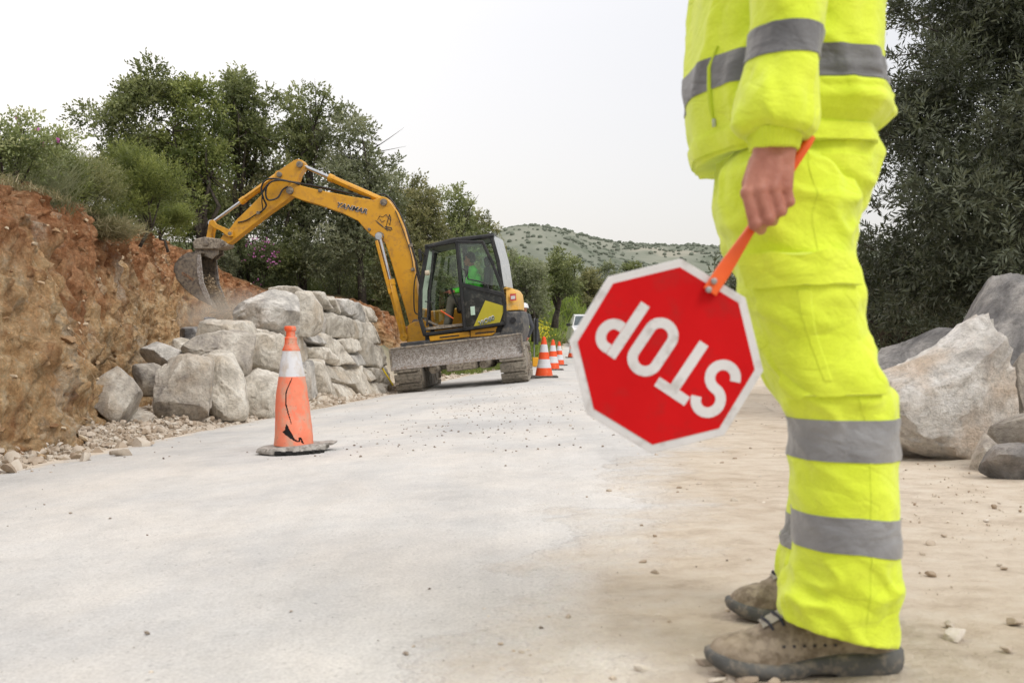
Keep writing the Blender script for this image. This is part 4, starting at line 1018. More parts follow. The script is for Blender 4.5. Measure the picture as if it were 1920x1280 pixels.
# ================================================================== small figures
def figure(name, label, J, cloth, legmat, loc, voxel=.012, helmet=None, vest=None, hair=M_HAIR, sleeve=None):
    t = thing(name, label, 'person', loc)
    V3 = {k: Vector(v) for k, v in J.items()}
    def fuse(nm, segs, mat, vox=voxel, par=t):
        mb = MB()
        for a, b, r0, r1 in segs: cap(mb, V3[a] if isinstance(a, str) else a, V3[b] if isinstance(b, str) else b, r0, r1, 14)
        me = bpy.data.meshes.new(nm); me.from_pydata(mb.v, [], mb.f); me = remeshed(nm, me, vox, 3); return link(nm, me, mat, par)
    hd = V3['head']; fw = V3['face']
    segs = [('pelvis', 'chest', .10, .12), ('chest', 'neck', .08, .055), ('neck', 'head', .05, .06), (hd, hd+Vector((0, 0, .05)), .082, .082), (hd+fw*.05-Vector((0, 0, .06)), hd+fw*.03-Vector((0, 0, .03)), .045, .055), (hd+fw*.09, hd+fw*.1-Vector((0, 0, .02)), .014, .016)]
    sid = fw.cross(Vector((0, 0, 1)))
    segs += [(hd+sid*q*.083, hd+sid*q*.083-Vector((0, 0, .03)), .016, .012) for q in (-1, 1)]
    for q in 'LR':
        segs += [('sh'+q, 'el'+q, .045, .038), ('el'+q, 'wr'+q, .036, .027), ('hip'+q, 'kn'+q, .075, .055), ('kn'+q, 'an'+q, .05, .035)]
        w_ = V3['wr'+q]; d_ = (w_-V3['el'+q]).normalized(); sd = d_.cross(fw).normalized() if d_.cross(fw).length > .1 else sid
        segs.append((w_, w_+d_*.06, .028, .026))
        for k in range(4):
            a_ = w_+d_*.07+sd*(.018*(k-1.5)); segs.append((a_, a_+d_*.05+fw*.018, .010, .009))
        segs.append((w_+d_*.03+fw*.025, w_+d_*.07+fw*.045, .012, .010))
    fuse('body', segs, M_SKIN, voxel*.7)
    js = [('pelvis', 'chest', .135, .16), ('chest', 'neck', .12, .07), ('shL', 'shR', .075, .075)]
    for q in 'LR': js += [('sh'+q, 'el'+q, .07, .056), ('el'+q, 'wr'+q, .054, .042)]
    if vest:
        fuse('jacket', js, cloth)
        fuse('vest', [('pelvis', 'chest', .145, .165), ('chest', 'neck', .13, .07)], vest)
    else: fuse('jacket', js, cloth)
    ls = [('hipL', 'hipR', .12, .12)]
    for q in 'LR': ls += [('hip'+q, 'kn'+q, .10, .075), ('kn'+q, 'an'+q, .072, .06)]
    fuse('trousers', ls, legmat)
    for q in 'LR':
        a_ = V3['an'+q]; f_ = Vector((fw.x, fw.y, 0)).normalized()
        fuse('boot', [(a_, a_-Vector((0, 0, .05)), .05, .05), (a_-Vector((0, 0, .055)), a_+f_*.15-Vector((0, 0, .065)), .045, .04)], M_LEA)
    hm = MB()
    if helmet:
        hm.lathe([(.135, -.01), (.132, 0), (.118, .005), (.112, .05), (.085, .095), (.04, .12), (.001, .125)], tuple(hd+Vector((0, 0, .035))), 24)
        hm.box(hd+fw*.12+Vector((0, 0, .035)), (.08, .12, .008)); hm.build('helmet', helmet, t, bevel=.002)
    else:
        cap(hm, hd-fw*.02+Vector((0, 0, .01)), hd-fw*.01+Vector((0, 0, .055)), .088, .088, 18); hm.build('hair', hair, t, smooth=180)
    return t
M_DKCL = m_simple('dark_grey_cloth', (.045, .048, .055), (.07, .075, .085), 12, .9, .4, 20, bdist=.01)
M_GRTR = m_simple('grey_work_trousers', (.20, .19, .175), (.28, .26, .24), 12, .9, .4, 20, bdist=.01)
M_LIME = m_simple('lime_hi_vis', (.12, .92, .06), (.16, .95, .09), 12, .8, .4, 20, bdist=.01)
M_VEST = m_simple('yellow_vest', (.60, .82, .03), (.66, .86, .05), 12, .8, .4, 20, bdist=.01)
M_HELM = m_simple('white_helmet', (.66, .67, .68), (.74, .74, .74), 12, .35)
Yh = 26.0; hx0 = W(981, 0, Yh)[0]; g = gzs(hx0, Yh); hx0 += .02
figure('person', 'man with white helmet, yellow vest and dark sleeves standing behind the excavator', dict(
    pelvis=(hx0-.0, Yh, g+.95), chest=(hx0+.02, Yh, g+1.25), neck=(hx0+.02, Yh, g+1.46), head=(hx0+.0, Yh-.01, g+1.60), face=(-.95, -.3, -.05),
    shL=(hx0+.11, Yh-.2, g+1.40), elL=(hx0+.21, Yh-.26, g+1.13), wrL=(hx0+.12, Yh-.24, g+.88),
    shR=(hx0+.05, Yh+.2, g+1.41), elR=(hx0+.18, Yh+.22, g+1.13), wrR=(hx0+.02, Yh+.2, g+.9),
    hipL=(hx0, Yh-.1, g+.93), knL=(hx0-.02, Yh-.11, g+.5), anL=(hx0+.03, Yh-.12, g+.12), hipR=(hx0, Yh+.1, g+.93), knR=(hx0+.05, Yh+.1, g+.5), anR=(hx0+.1, Yh+.1, g+.12)),
    M_DKCL, M_GRTR, (hx0, Yh, g), helmet=M_HELM, vest=M_VEST)
# ================================================================== excavator
def frame(o, tau, psi):
    M = Matrix.Rotation(-tau, 4, 'Y') @ Matrix(((math.cos(psi), math.sin(psi), 0, 0), (-math.sin(psi), math.cos(psi), 0, 0), (0, 0, 1, 0), (0, 0, 0, 1)))
    return Matrix.Translation(o) @ M
EO = Vector((-.77, 18.15, gzs(-.77, 18.15)+.02))
MU = frame(EO, R(6.2), R(5)); ML = frame(EO, R(6.2), R(3))
def PX(px, py, yl, M=MU):
    Mi = M.inverted(); c = Mi @ Vector((0, 0, CAMZ)); d = Mi.to_3x3() @ Vector(((px-960)/FPX, 1, (640-py)/FPX)); t = (yl-c.y)/d.y
    p = c+d*t; return (p.x, p.z)
def poly(pts, yl, M=MU): return [PX(a, b, yl, M) for a, b in pts]
M_YEL = m_simple('yellow_paint', (.60, .285, .010), (.68, .34, .015), 3, .42, .06, 20, dirt=(.46, .22, .03), dirt_amt=.32, coat=.15)
M_YEL2 = m_simple('pale_yellow_paint', (.70, .38, .05), (.78, .46, .09), 3, .45, .06, 20, dirt=(.55, .38, .15), dirt_amt=.3)
M_BLK = m_simple('black_cab_paint', (.010, .011, .012), (.022, .022, .022), 5, .45, .08, 30, dirt=(.05, .045, .038), dirt_amt=.2)
M_BODY = m_simple('dark_grey_casting', (.028, .03, .034), (.055, .056, .06), 4, .55, .2, 40, dirt=(.15, .135, .115), dirt_amt=.45)
M_STEEL = m_simple('worn_steel', (.09, .075, .065), (.20, .175, .15), 7, .6, .5, 40, metal=.35, dirt=(.30, .25, .19), dirt_amt=.6)
M_MUD = m_simple('muddy_steel', (.085, .066, .052), (.20, .165, .13), 9, .85, .9, 26, dirt=(.34, .29, .225), dirt_amt=.75, bdist=.01)
M_BLADE = m_simple('scoured_blade', (.28, .26, .24), (.48, .455, .425), 16, .65, .6, 50, metal=.1, dirt=(.17, .125, .095), dirt_amt=.5)
M_RUB = m_simple('track_rubber', (.07, .063, .053), (.15, .135, .112), 8, .85, .6, 40, dirt=(.33, .29, .235), dirt_amt=.9)
M_CHR = m_simple('chrome_rod', (.55, .55, .56), (.66, .66, .67), 10, .18, .02, 40, metal=1.0)
M_HOSE = m_simple('black_hose', (.012, .012, .013), (.025, .025, .025), 20, .5)
M_BLKT = m_simple('black_decal', (.01, .01, .012), (.02, .02, .022), 20, .5)
s = N('tinted_glass'); gl = s.n('BsdfGlossy', {'Color': (1, 1, 1, 1), 'Roughness': .03}); tp = s.n('BsdfTransparent', {'Color': (.84, .93, .88, 1)})
fr = s.n('Fresnel', {'IOR': 1.5}); mx = s.n('MixShader'); df = s.n('BsdfDiffuse', {'Color': (.5, .5, .46, 1)}); mx2 = s.n('MixShader')
dn = s.ramp(s.noise(s.obj(), 5, 6, .6), [(.45, .01), (.7, .08)])
s.nt.links.new(s.math('MULTIPLY', fr.outputs[0], 1.3), mx.inputs[0]); s.nt.links.new(tp.outputs[0], mx.inputs[1]); s.nt.links.new(gl.outputs[0], mx.inputs[2])
s.nt.links.new(dn, mx2.inputs[0]); s.nt.links.new(mx.outputs[0], mx2.inputs[1]); s.nt.links.new(df.outputs[0], mx2.inputs[2]); s.nt.links.new(mx2.outputs[0], s.out.inputs[0])
M_GLASS = s.m
ex = thing('excavator', 'yellow tracked excavator with black cab reaching its arm over the boulder wall', 'excavator', tuple(EO))
U = lambda: MB(MU)
Lw = lambda: MB(ML)
def prism_x(mb, yz, x0, x1):
    n = len(yz); vs = [(x0, y, z) for y, z in yz]+[(x1, y, z) for y, z in yz]
    return mb.add(vs, [tuple(range(n)), tuple(range(2*n-1, n-1, -1))]+[(i, n+i, n+(i+1) % n, (i+1) % n) for i in range(n)])
# --- tracks
TRX = .90
def stadium(r, hl, n=12, z0=0):
    p = [(hl+r*math.sin(R(180*i/n)), z0+r-r*math.cos(R(180*i/n))) for i in range(n+1)]
    return p+[(-hl-r*math.sin(R(180*i/n)), z0+r+r*math.cos(R(180*i/n))) for i in range(n+1)]
for sx in (-1, 1):
    cx = sx*TRX
    mb = Lw(); prism_x(mb, stadium(.28, 1.07, 14, .035), cx-.17, cx+.17)
    tk = mb.build('track', M_RUB, ex, bevel=.01)
    # shoes round the loop
    path = stadium(.315, 1.07, 14, 0); per = []
    pts = [Vector((0, a, b)) for a, b in path]; pts.append(pts[0])
    cumL = [0]
    for a, b in zip(pts, pts[1:]): cumL.append(cumL[-1]+(b-a).length)
    npad = 34; mb = Lw()
    for k in range(npad):
        d_ = cumL[-1]*k/npad; i = max(j for j in range(len(cumL)-1) if cumL[j] <= d_)
        a, b = pts[i], pts[i+1]; p = a+(b-a)*((d_-cumL[i])/max(1e-6, cumL[i+1]-cumL[i])); t_ = (b-a).normalized()
        nrm = Vector((0, t_.z, -t_.y))*1.0
        cen = Vector((0, 0, .315))
        if nrm.dot(p-Vector((0, max(-1.07, min(1.07, p.y)), .315))) < 0: nrm = -nrm
        rot = Matrix((Vector((1, 0, 0)), t_, nrm)).transposed()
        mb.box(Vector((cx, 0, 0))+p-nrm*.012, (.45, .150, .03), rot)
        for o_ in (-.11, .115): mb.box(Vector((cx+o_, 0, 0))+p+nrm*.012, (.205, .045, .03), rot)
    mb.build('track_shoes', M_RUB, tk, bevel=.006)
    mb = Lw(); 
    for yy in (-1.07, 1.07):
        mb = Lw(); mb.lathe([(.10, -.19), (.22, -.185), (.235, -.15), (.235, .15), (.22, .185), (.10, .19)], (cx, yy, .315), 20, 'x')
        mb.lathe([(.05, -.205), (.075, -.2), (.075, .2), (.05, .205)], (cx, yy, .315), 12, 'x')
        mb.build('sprocket', M_MUD, tk, bevel=.004)
    for k in range(5):
        mb = Lw(); mb.lathe([(.05, -.18), (.085, -.175), (.085, .175), (.05, .18)], (cx, -.72+.36*k, .14), 14, 'x'); mb.build('roller', M_MUD, tk)
    mb = Lw(); mb.box((cx, 0, .33), (.30, 1.75, .2)); mb.build('track_frame', M_MUD, tk, bevel=.02)
mb = Lw(); mb.box((0, 0, .43), (1.45, .9, .2)); mb.box((0, -.75, .36), (.5, .9, .14)); mb.box((-.5, -.3, .42), (.35, .35, .2)); mb.box((.5, .3, .42), (.35, .35, .2))
for sx in (-1, 1): mb.tube([(sx*.5, -.35, .34), (sx*.42, -1.62, .36)], .07, 8)
mb.build('chassis', M_MUD, ex, bevel=.015)
mb = Lw(); mb.lathe([(.5, .52), (.6, .54), (.6, .62), (.55, .63), (.55, .68)], (0, 0, 0), 40); mb.build('slewing_ring', M_MUD, ex)
# --- dozer blade
yb = -1.74
q = [(731, 655), (977, 626), (981, 666), (734, 695)]
P = [PX(a, b, yb, ML) for a, b in q]
mb = Lw(); nA = 24; nB = 9; vs = []
for j in range(nB):
    f = j/(nB-1)
    for i in range(nA+1):
        g_ = i/nA; x_ = (P[0][0]*(1-g_)+P[1][0]*g_)*(1-f)+(P[3][0]*(1-g_)+P[2][0]*g_)*f; z_ = (P[0][1]*(1-g_)+P[1][1]*g_)*(1-f)+(P[3][1]*(1-g_)+P[2][1]*g_)*f
        vs.append((x_, yb-.0+.07*math.sin(math.pi*f), z_))
m_ = len(vs); vs += [(x, y+.035, z) for x, y, z in vs]
F_ = [tuple(f) for f in grid_faces(nB, nA+1)]; w_ = nA+1
rim = list(range(w_))+[w_*k+w_-1 for k in range(1, nB)]+[w_*(nB-1)+i for i in range(w_-2, -1, -1)]+[w_*k for k in range(nB-2, 0, -1)]
mb.add(vs, F_+[tuple(m_+i for i in f[::-1]) for f in F_]+[(rim[i], rim[(i+1) % len(rim)], m_+rim[(i+1) % len(rim)], m_+rim[i]) for i in range(len(rim))])
db = mb.build('dozer_blade', M_BLADE, ex, bevel=.004)
mb = Lw()
for (a, b) in ((P[0], P[3]), (P[1], P[2])): mb.box(((a[0]+b[0])/2, yb+.07, (a[1]+b[1])/2), (.025, .16, abs(a[1]-b[1])*1.03))
mb.tube([(P[0][0], yb+.02, P[0][1]), (P[1][0], yb+.02, P[1][1])], .022, 8)
mb.build('blade_edge_plate', M_STEEL, db, bevel=.004)
mb = Lw(); mb.box(((P[3][0]+P[2][0])/2, yb-.012, (P[3][1]+P[2][1])/2+.02), (P[2][0]-P[3][0], .02, .055)); mb.build('cutting_edge', m_simple('bright_edge', (.36, .33, .31), (.46, .43, .41), 14, .5, .3, 40, metal=.3, dirt=(.25, .18, .13), dirt_amt=.5), db, bevel=.004)

# --- upper structure
mb = U(); mb.box((-.08, .02, .80), (1.85, 2.0, .14)); mb.build('platform', M_BODY, ex, bevel=.02)
yn = -1.0
# counterweight with rounded plan
def wrap_tail(outl, ynear, yfar, r=.35, n=8):
    pass
def tail(mb, pts, y0, y1, bulge=.05, ny=14):
    """side outline swept across the machine, rear edge bowed in plan"""
    PP_ = poly(pts, y0); n = len(PP_); xm = sum(p[0] for p in PP_)/n; vs = []
    for j in range(ny+1):
        f = j/ny; y = y0+(y1-y0)*f; o = bulge*(1-(2*f-1)**2)-.18*max(0, abs(2*f-1)-.85)/.15
        for (x, z) in PP_: vs.append((x+(o if x > xm else 0), y, z))
    fs = [tuple(range(n)), tuple(range((ny+1)*n-1, ny*n-1, -1))]
    for j in range(ny):
        for i in range(n): fs.append((j*n+i, j*n+(i+1) % n, (j+1)*n+(i+1) % n, (j+1)*n+i))
    return mb.add(vs, fs)
mb = U(); tail(mb, [(949, 583), (975, 583), (979, 600), (980, 618), (976, 632), (970, 646), (930, 650), (934, 633), (944, 610)], -1.0, .6); cwt = mb.build('counterweight', M_BODY, ex, bevel=.03)
mb = U(); x_, z_ = PX(962, 600, -1.02); mb.lathe([(.03, -.02), (.05, -.02), (.05, .02), (.03, .02)], (x_, -1.0, z_), 16, 'y'); mb.build('lifting_eye', M_BLKT, cwt)
mb = U(); tail(mb, [(941, 541), (949, 538), (956, 539), (962, 542), (967, 549), (969, 565), (970, 581), (948, 582)], -.96, .55, .05); hood = mb.build('engine_cover', M_YEL2, ex, bevel=.025)
mb = U(); mb.box((PX(962, 560, -.97)[0], -.965, PX(962, 560, -.97)[1]), (.07, .01, .20)); 
mb = U(); p_ = poly([(956, 551), (967, 550), (968, 563), (957, 564)], -.975); mb.prism(p_, -.978, -.955); rl = mb.build('warning_label', m_simple('red_label', (.5, .05, .05), (.6, .1, .09), 20, .5), hood)
mb = U(); p_ = poly([(958, 555), (966, 554), (966, 560), (958, 561)], -.985); mb.prism(p_, -.983, -.976); mb.build('lettering', M_WHT, rl)
for pts in ([(804, 630), (880, 621), (881, 631), (806, 640)], [(882, 619), (932, 612), (928, 624), (922, 629), (882, 632)]):
    mb = U(); mb.prism(poly(pts, -1.0), -1.0, -.93); sp = mb.build('side_panel', M_YEL, ex, bevel=.012)
    mb = U(); 
    cxp, czp = PX(sum(p[0] for p in pts)/len(pts), sum(p[1] for p in pts)/len(pts), -1.0)
    mb.box((cxp-.0, -1.002, czp), (.34, .012, .022)); mb.build('slot', M_BLKT, sp)
mb = U(); mb.prism(poly([(796, 628), (945, 609), (944, 618), (925, 634), (884, 640), (805, 648), (797, 642)], -.95), -.93, .1); mb.build('cab_base', M_BLK, ex, bevel=.015)
mb = U(); mb.box((-.1, .68, 1.12), (1.5, .55, .6)); mb.build('tank_cover', M_YEL, ex, bevel=.04)

# --- cab
yn, yf = -1.02, -.06
cabo = [(796, 627), (787, 596), (788, 542), (801, 463), (850, 450), (906, 444), (921, 442), (934, 490), (941, 537), (947, 570), (946, 606)]
Cn = poly(cabo, yn)
def bar(mb, p, q, w=.055, d=.05, y0=None, y1=None):
    """square section bar between two side view points at depth range"""
    p, q = np.array(p), np.array(q); t = (q-p)/np.linalg.norm(q-p); n = np.array([-t[1], t[0]])*w/2; t = t*w*.3
    mb.prism([tuple(p-t+n), tuple(q+t+n), tuple(q+t-n), tuple(p-t-n)], y0, y1)
fm = U()
for yy in (yn, yf):
    a, b = (yy, yy+.06) if yy == yn else (yy-.06, yy)
    for i, j, w in ((0, 1, .07), (1, 2, .07), (2, 3, .07), (3, 4, .08), (4, 5, .08), (5, 6, .08), (6, 7, .07), (7, 8, .07), (10, 0, .06)): bar(fm, Cn[i], Cn[j], w, y0=a, y1=b)
    B0, B1 = PX(857, 452, yn), PX(872, 617, yn); bar(fm, B0, B1, .08, y0=a, y1=b)
for i, w in ((0, .06), (3, .09), (6, .09), (8, .07), (1, .03)):
    c_ = Cn[i]; fm.box((c_[0], (yn+yf)/2, c_[1]), (w, yf-yn, w))
cabf = fm.build('cab_frame', M_BLK, ex, bevel=.012)
mb = U(); r3, r6 = Cn[3], Cn[6]
mb.prism([(r3[0]-.0, r3[1]+.02), (Cn[4][0], Cn[4][1]+.035), (Cn[5][0], Cn[5][1]+.035), (r6[0]+.04, r6[1]+.03), (r6[0]+.04, r6[1]-.02), (r3[0], r3[1]-.02)], yn-.01, yf+.01); mb.build('roof', M_BLK, cabf, bevel=.02)
def pane(name, pts, y0, par, mat=M_GLASS, th=.006):
    mb = U(); mb.prism(pts, y0, y0+th); return mb.build(name, mat, par)
# rear quarter panel, dull grey with a glazed top
mb = U(); a_, b_, c_, d_ = Cn[6], Cn[7], Cn[8], PX(941, 541, yn)
q_ = .035; vs = [(a_[0]+q_, yn+.01, a_[1]), (b_[0]+q_, yn+.01, b_[1]), (c_[0]+q_, yn+.01, c_[1])]
vs2 = [(x+.075, yf-.0, z) for x, y, z in vs]
vsb = [(x-.02, y, z) for x, y, z in vs]+[(x-.02, y, z) for x, y, z in vs2]
mb.add(vs+vs2+vsb, [(0, 1, 4, 3), (1, 2, 5, 4), (6, 9, 10, 7), (7, 10, 11, 8), (0, 3, 9, 6), (2, 8, 11, 5), (0, 6, 7, 1), (1, 7, 8, 2), (3, 4, 10, 9), (4, 5, 11, 10)])
mb.build('rear_window', m_simple('dusty_rear_glass', (.30, .32, .33), (.38, .40, .41), 6, .25, .05, 30, dirt=(.45, .45, .43), dirt_amt=.4), cabf, smooth=40)
pane('far_window', [Cn[2], Cn[3], Cn[5], PX(921, 470, yn), Cn[8], PX(860, 560, yn), PX(800, 610, yn)], yf-.03, cabf)
mb = U()
vs = [(Cn[i][0], y, Cn[i][1]) for i in (1, 2, 3) for y in (yn+.03, yf-.03)]
mb.add(vs, [(0, 2, 3, 1), (2, 4, 5, 3)]); mb.build('windscreen', M_GLASS, cabf)
mb = U(); 
for (a, b) in (((800, 520), (822, 500)), ): bar(mb, PX(797, 565, yn), PX(812, 567, yn), .02, y0=yn, y1=yn+.03)
bar(mb, PX(812, 470, yn), PX(800, 610, yn), .03, y0=yn+.0, y1=yn+.035); mb.build('door_track', M_BLK, cabf, bevel=.004)
# door
D = lambda *p: poly(p, yn-.03)
mb = U(); do = D((857, 454), (905, 454), (925, 497), (940, 537), (947, 570), (946, 606), (872, 617))
for i in range(7): bar(mb, do[i], do[(i+1) % 7], .055, y0=yn-.055, y1=yn-.005)
bar(mb, PX(868, 534, yn-.03), PX(942, 552, yn-.03), .075, y0=yn-.058, y1=yn-.005)
door = mb.build('door', M_BLK, ex, bevel=.01)
pane('window', D((859, 457), (903, 457), (938, 536), (869, 530)), yn-.03, door)
pane('lower_panel', D((868, 537), (943, 555), (944, 604), (873, 614)), yn-.028, door, m_simple('smoked_panel', (.014, .018, .018), (.03, .035, .034), 5, .12, .03, 20, dirt=(.08, .08, .07), dirt_amt=.3))
pane('yellow_decal', D((888, 612), (910, 563), (943, 573), (944, 583), (937, 605)), yn-.034, door, m_simple('yellow_green_film', (.42, .36, .02), (.50, .42, .03), 4, .3), .003)
pane('sticker', D((882, 575), (890, 574), (891, 590), (883, 591)), yn-.034, door, m_simple('pale_sticker', (.42, .58, .40), (.60, .72, .66), 60, .5), .003)
mb = U(); g_ = [PX(*p, yn-.09) for p in ((867, 504), (874, 507), (877, 523), (897, 527), (914, 533), (916, 543))]; mb.tube([(x, yn-.09, z) for x, z in g_], .012, 8); mb.build('grab_handle', M_BLK, door, smooth=60)
def text_on(body, px0, py0, px1, py1, yl, mat, par, hgt_px, name='lettering', shear=.25, bold=.06, th=.006, M=MU):
    """lettering between two picture points lying on a side plane of the machine"""
    cu = bpy.data.curves.new('t', 'FONT'); cu.body = body; cu.size = 1; cu.shear = shear; cu.offset = bold*.35; cu.extrude = .01; cu.resolution_u = 3; cu.space_character = 1.04
    o = bpy.data.objects.new('t', cu); COL.objects.link(o); dg = bpy.context.evaluated_depsgraph_get(); dg.update()
    me = bpy.data.meshes.new_from_object(o.evaluated_get(dg)); bpy.data.objects.remove(o)
    vs = np.array([v.co[:] for v in me.vertices]); mn, mx_ = vs.min(0), vs.max(0)
    a, b = np.array(PX(px0, py0, yl, M)), np.array(PX(px1, py1, yl, M)); u_ = b-a; L_ = np.linalg.norm(u_); u_ = u_/L_; n_ = np.array([-u_[1], u_[0]])
    hh = hgt_px/FPX*17.2
    for v in me.vertices:
        fx = (v.co.x-mn[0])/(mx_[0]-mn[0])*L_; fy = (v.co.y-mn[1])/(mx_[1]-mn[1])*hh; q = a+u_*fx+n_*fy
        v.co = M @ Vector((q[0], yl-(th if v.co.z > 0 else 0), q[1]))
    me.update(); return link(name, me, mat, par)
text_on('ViO80', 900, 611, 929, 599, yn-.038, M_WHT, door, 9.5, bold=.10)
text_on('ViO80', 900.6, 610.6, 928.6, 599, yn-.042, m_simple('dark_green_print', (.02, .06, .04), (.03, .08, .05), 9), door, 7.5, bold=.0)
# interior
mb = U(); sx_, sz_ = PX(893, 575, -.6); mb.box((sx_, -.55, sz_-.02), (.5, .5, .14)); mb.box((sx_+.24, -.55, sz_+.34), (.13, .46, .66), Matrix.Rotation(R(10), 3, 'Y')); mb.box((sx_+.28, -.55, sz_+.76), (.1, .26, .18)); mb.box((sx_, -.55, sz_-.22), (.42, .4, .3)); mb.build('seat', M_BODY, ex, bevel=.04)
mb = U(); mb.box((sx_-.05, -.2, sz_+.08), (.7, .16, .3)); mb.build('console', M_BLK, ex, bevel=.03); mb = U(); mb.box((sx_-.05, -.90, sz_+.06), (.45, .12, .26)); mb.build('console', M_BLK, ex, bevel=.03)
for yy in (-.85, -.25):
    mb = U(); a_ = PX(846, 545, yy) if yy < -.5 else PX(836, 545, yy); mb.tube([(a_[0]+.1, yy, a_[1]-.35), (a_[0]+.02, yy, a_[1]-.05), (a_[0], yy, a_[1]+.04)], [.014, .014, .025], 8); mb.build('control_lever', M_BLK, ex, smooth=60)
mb = U(); a_ = PX(826, 582, -.9); b_ = PX(850, 597, -.9); mb.tube([(a_[0], -.9, a_[1]), (b_[0], -.9, b_[1])], .012, 8); mb.build('lock_lever', M_ORG, ex, smooth=60)
mb = U(); mb.box((PX(830, 616, -.55)[0]+.25, -.55, PX(830, 616, -.55)[1]+.02), (1.1, .85, .05)); a_ = PX(812, 608, -.6); mb.box((a_[0], -.6, a_[1]+.02), (.32, .16, .03), Matrix.Rotation(R(30), 3, 'Y')); mb.build('cab_floor', M_MUD, ex, bevel=.005)
a_ = PX(800, 512, yn); mb = U(); mb.lathe([(.03, -.04), (.045, -.03), (.045, .03), (.03, .04)], (a_[0]+.02, yn-.05, a_[1]), 12, 'x'); mb.build('work_lamp', m_simple('lamp_glass', (.5, .42, .3), (.6, .52, .4), 9, .3), cabf, bevel=.004)
a_ = PX(793, 475, yn); mb = U(); mb.tube([(a_[0]+.05, yn, a_[1]-.05), (a_[0]-.03, yn-.06, a_[1]+.04)], .012, 6); mb.box((a_[0]-.04, yn-.06, a_[1]-.03), (.04, .12, .2)); mb.build('mirror', M_BLK, cabf, bevel=.008)
# --- boom
b0, b1 = .10, .42
boomo = [(546, 343), (572, 350), (597, 356), (656, 368), (700, 375), (709, 371), (717, 368), (725, 371), (734, 381), (745, 397), (757, 425), (766, 457), (775, 490), (781, 535), (787, 577), (794, 615), (799, 640), (790, 646), (775, 640), (768, 610), (760, 580), (745, 532), (736, 500), (728, 473), (722, 456), (716, 449), (706, 447), (696, 441), (683, 428), (671, 414), (640, 399), (597, 384), (565, 375), (545, 367), (539, 360), (539, 350)]
mb = U(); mb.prism(poly(boomo, b0), b0, b1); boom = mb.build('boom', M_YEL, ex, bevel=.012)
mb = U(); mb.prism(poly([(764, 610), (776, 603), (800, 600), (812, 650), (770, 655), (762, 645)], -.02), -.02, .06); mb.build('boom_bracket', M_YEL, ex, bevel=.012); mb = U(); mb.prism(poly([(764, 610), (776, 603), (800, 600), (812, 650), (770, 655), (762, 645)], -.02), .46, .54); mb.build('boom_bracket', M_YEL, ex, bevel=.012)
def pin(mb, px, py, y0, y1, r): a, b = PX(px, py, y0); mb.lathe([(r*.6, y0-.012), (r, y0-.006), (r, y1+.006), (r*.6, y1+.012)], (a, 0, b), 18, 'y')
def disc(px, py, y0, y1, r, par, name='pin'): mb = U(); pin(mb, px, py, y0, y1, r); mb.build(name, M_STEEL, par, bevel=.004)
for (px, py, r) in ((719, 379, .065), (711, 443, .085), (543, 357, .07), (692, 430, .028), (779, 605, .07)): disc(px, py, b0-.04, b1+.04, r, boom)
text_on('YANMAR', 631, 388, 688, 401.5, b0-.008, M_WHT, boom, 10.4, bold=.13, shear=.2)
text_on('YANMAR', 631.8, 387.4, 687.2, 400.6, b0-.014, M_BLKT, boom, 9.0, bold=.03, shear=.2)
# small line drawing of a digger and its spoil, with a line of print below
mb = U()
for pts, r in (([(708, 412), (712, 405), (718, 407), (724, 402), (728, 408), (733, 413)], .006), ([(730, 402), (733, 410), (731, 422), (729, 418)], .007), ([(724, 424), (730, 403)], .006), ([(704, 413), (715, 422), (727, 433)], .006), ([(707, 417), (718, 426)], .005), ([(723, 428), (733, 432)], .012), ([(722, 425), (734, 427), (735, 431)], .011), ([(712, 410), (716, 417), (722, 413)], .005)):
    mb.tube([(PX(a, b, b0-.003)[0], b0-.003, PX(a, b, b0-.003)[1]) for a, b in pts], r, 6)
mb.build('digger_drawing', M_BLKT, boom)
# --- arm
a0, a1 = .14, .38
armo = [(550, 301), (557, 298), (566, 300), (571, 307), (569, 315), (561, 327), (556, 341), (557, 352), (552, 363), (532, 379), (500, 401), (470, 425), (448, 442), (434, 453), (422, 461), (413, 456), (413, 447), (420, 438), (431, 428), (441, 414), (465, 391), (492, 363), (511, 338), (516, 325), (525, 318)]
mb = U(); mb.prism(poly(armo, a0), a0, a1); arm = mb.build('arm', M_YEL, ex, bevel=.010)
for (px, py, r) in ((561, 308, .06), (523, 327, .05), (431, 438, .05)): disc(px, py, a0-.05, a1+.05, r, arm)
def cyl(name, A, B, split, rb, rr, yc, par=ex, guard=True):
    """hydraulic cylinder: barrel from A to the split, chrome rod on to B"""
    mb = U(); a, b = Vector((PX(*A, yc)[0], yc, PX(*A, yc)[1])), Vector((PX(*B, yc)[0], yc, PX(*B, yc)[1])); m = a+(b-a)*split; u_ = (b-a).normalized()
    mb.tube([a, m], rb, 18); mb.tube([m-u_*.09, m+u_*.015], rb*1.16, 18); mb.lathe([(rb*1.1, -.06), (rb*1.1, .06)], tuple(a), 16, 'y')
    mb.tube([a+u_*.12+Vector((0, -rb*1.1, 0)), m-u_*.05+Vector((0, -rb*1.1, 0))], .014, 8)
    c_ = mb.build(name, M_YEL, par, bevel=.006)
    mb = U(); mb.tube([m, b], rr, 16); mb.lathe([(rr*1.7, -.05), (rr*1.7, .05)], tuple(b), 16, 'y'); mb.build('rod', M_CHR, c_, smooth=40); return c_
cyl('arm_cylinder', (719, 377), (561, 308), .64, .065, .037, .26)
cyl('bucket_cylinder', (523, 327), (397, 418), .56, .058, .033, .26)
cyl('boom_cylinder', (758, 632), (711, 443), .56, .070, .038, .0); cyl('boom_cylinder', (758, 632), (711, 443), .56, .070, .038, .52)
mb = U(); g_ = [PX(a, b, -.09) for a, b in ((704, 452), (712, 480), (729, 550))]; 
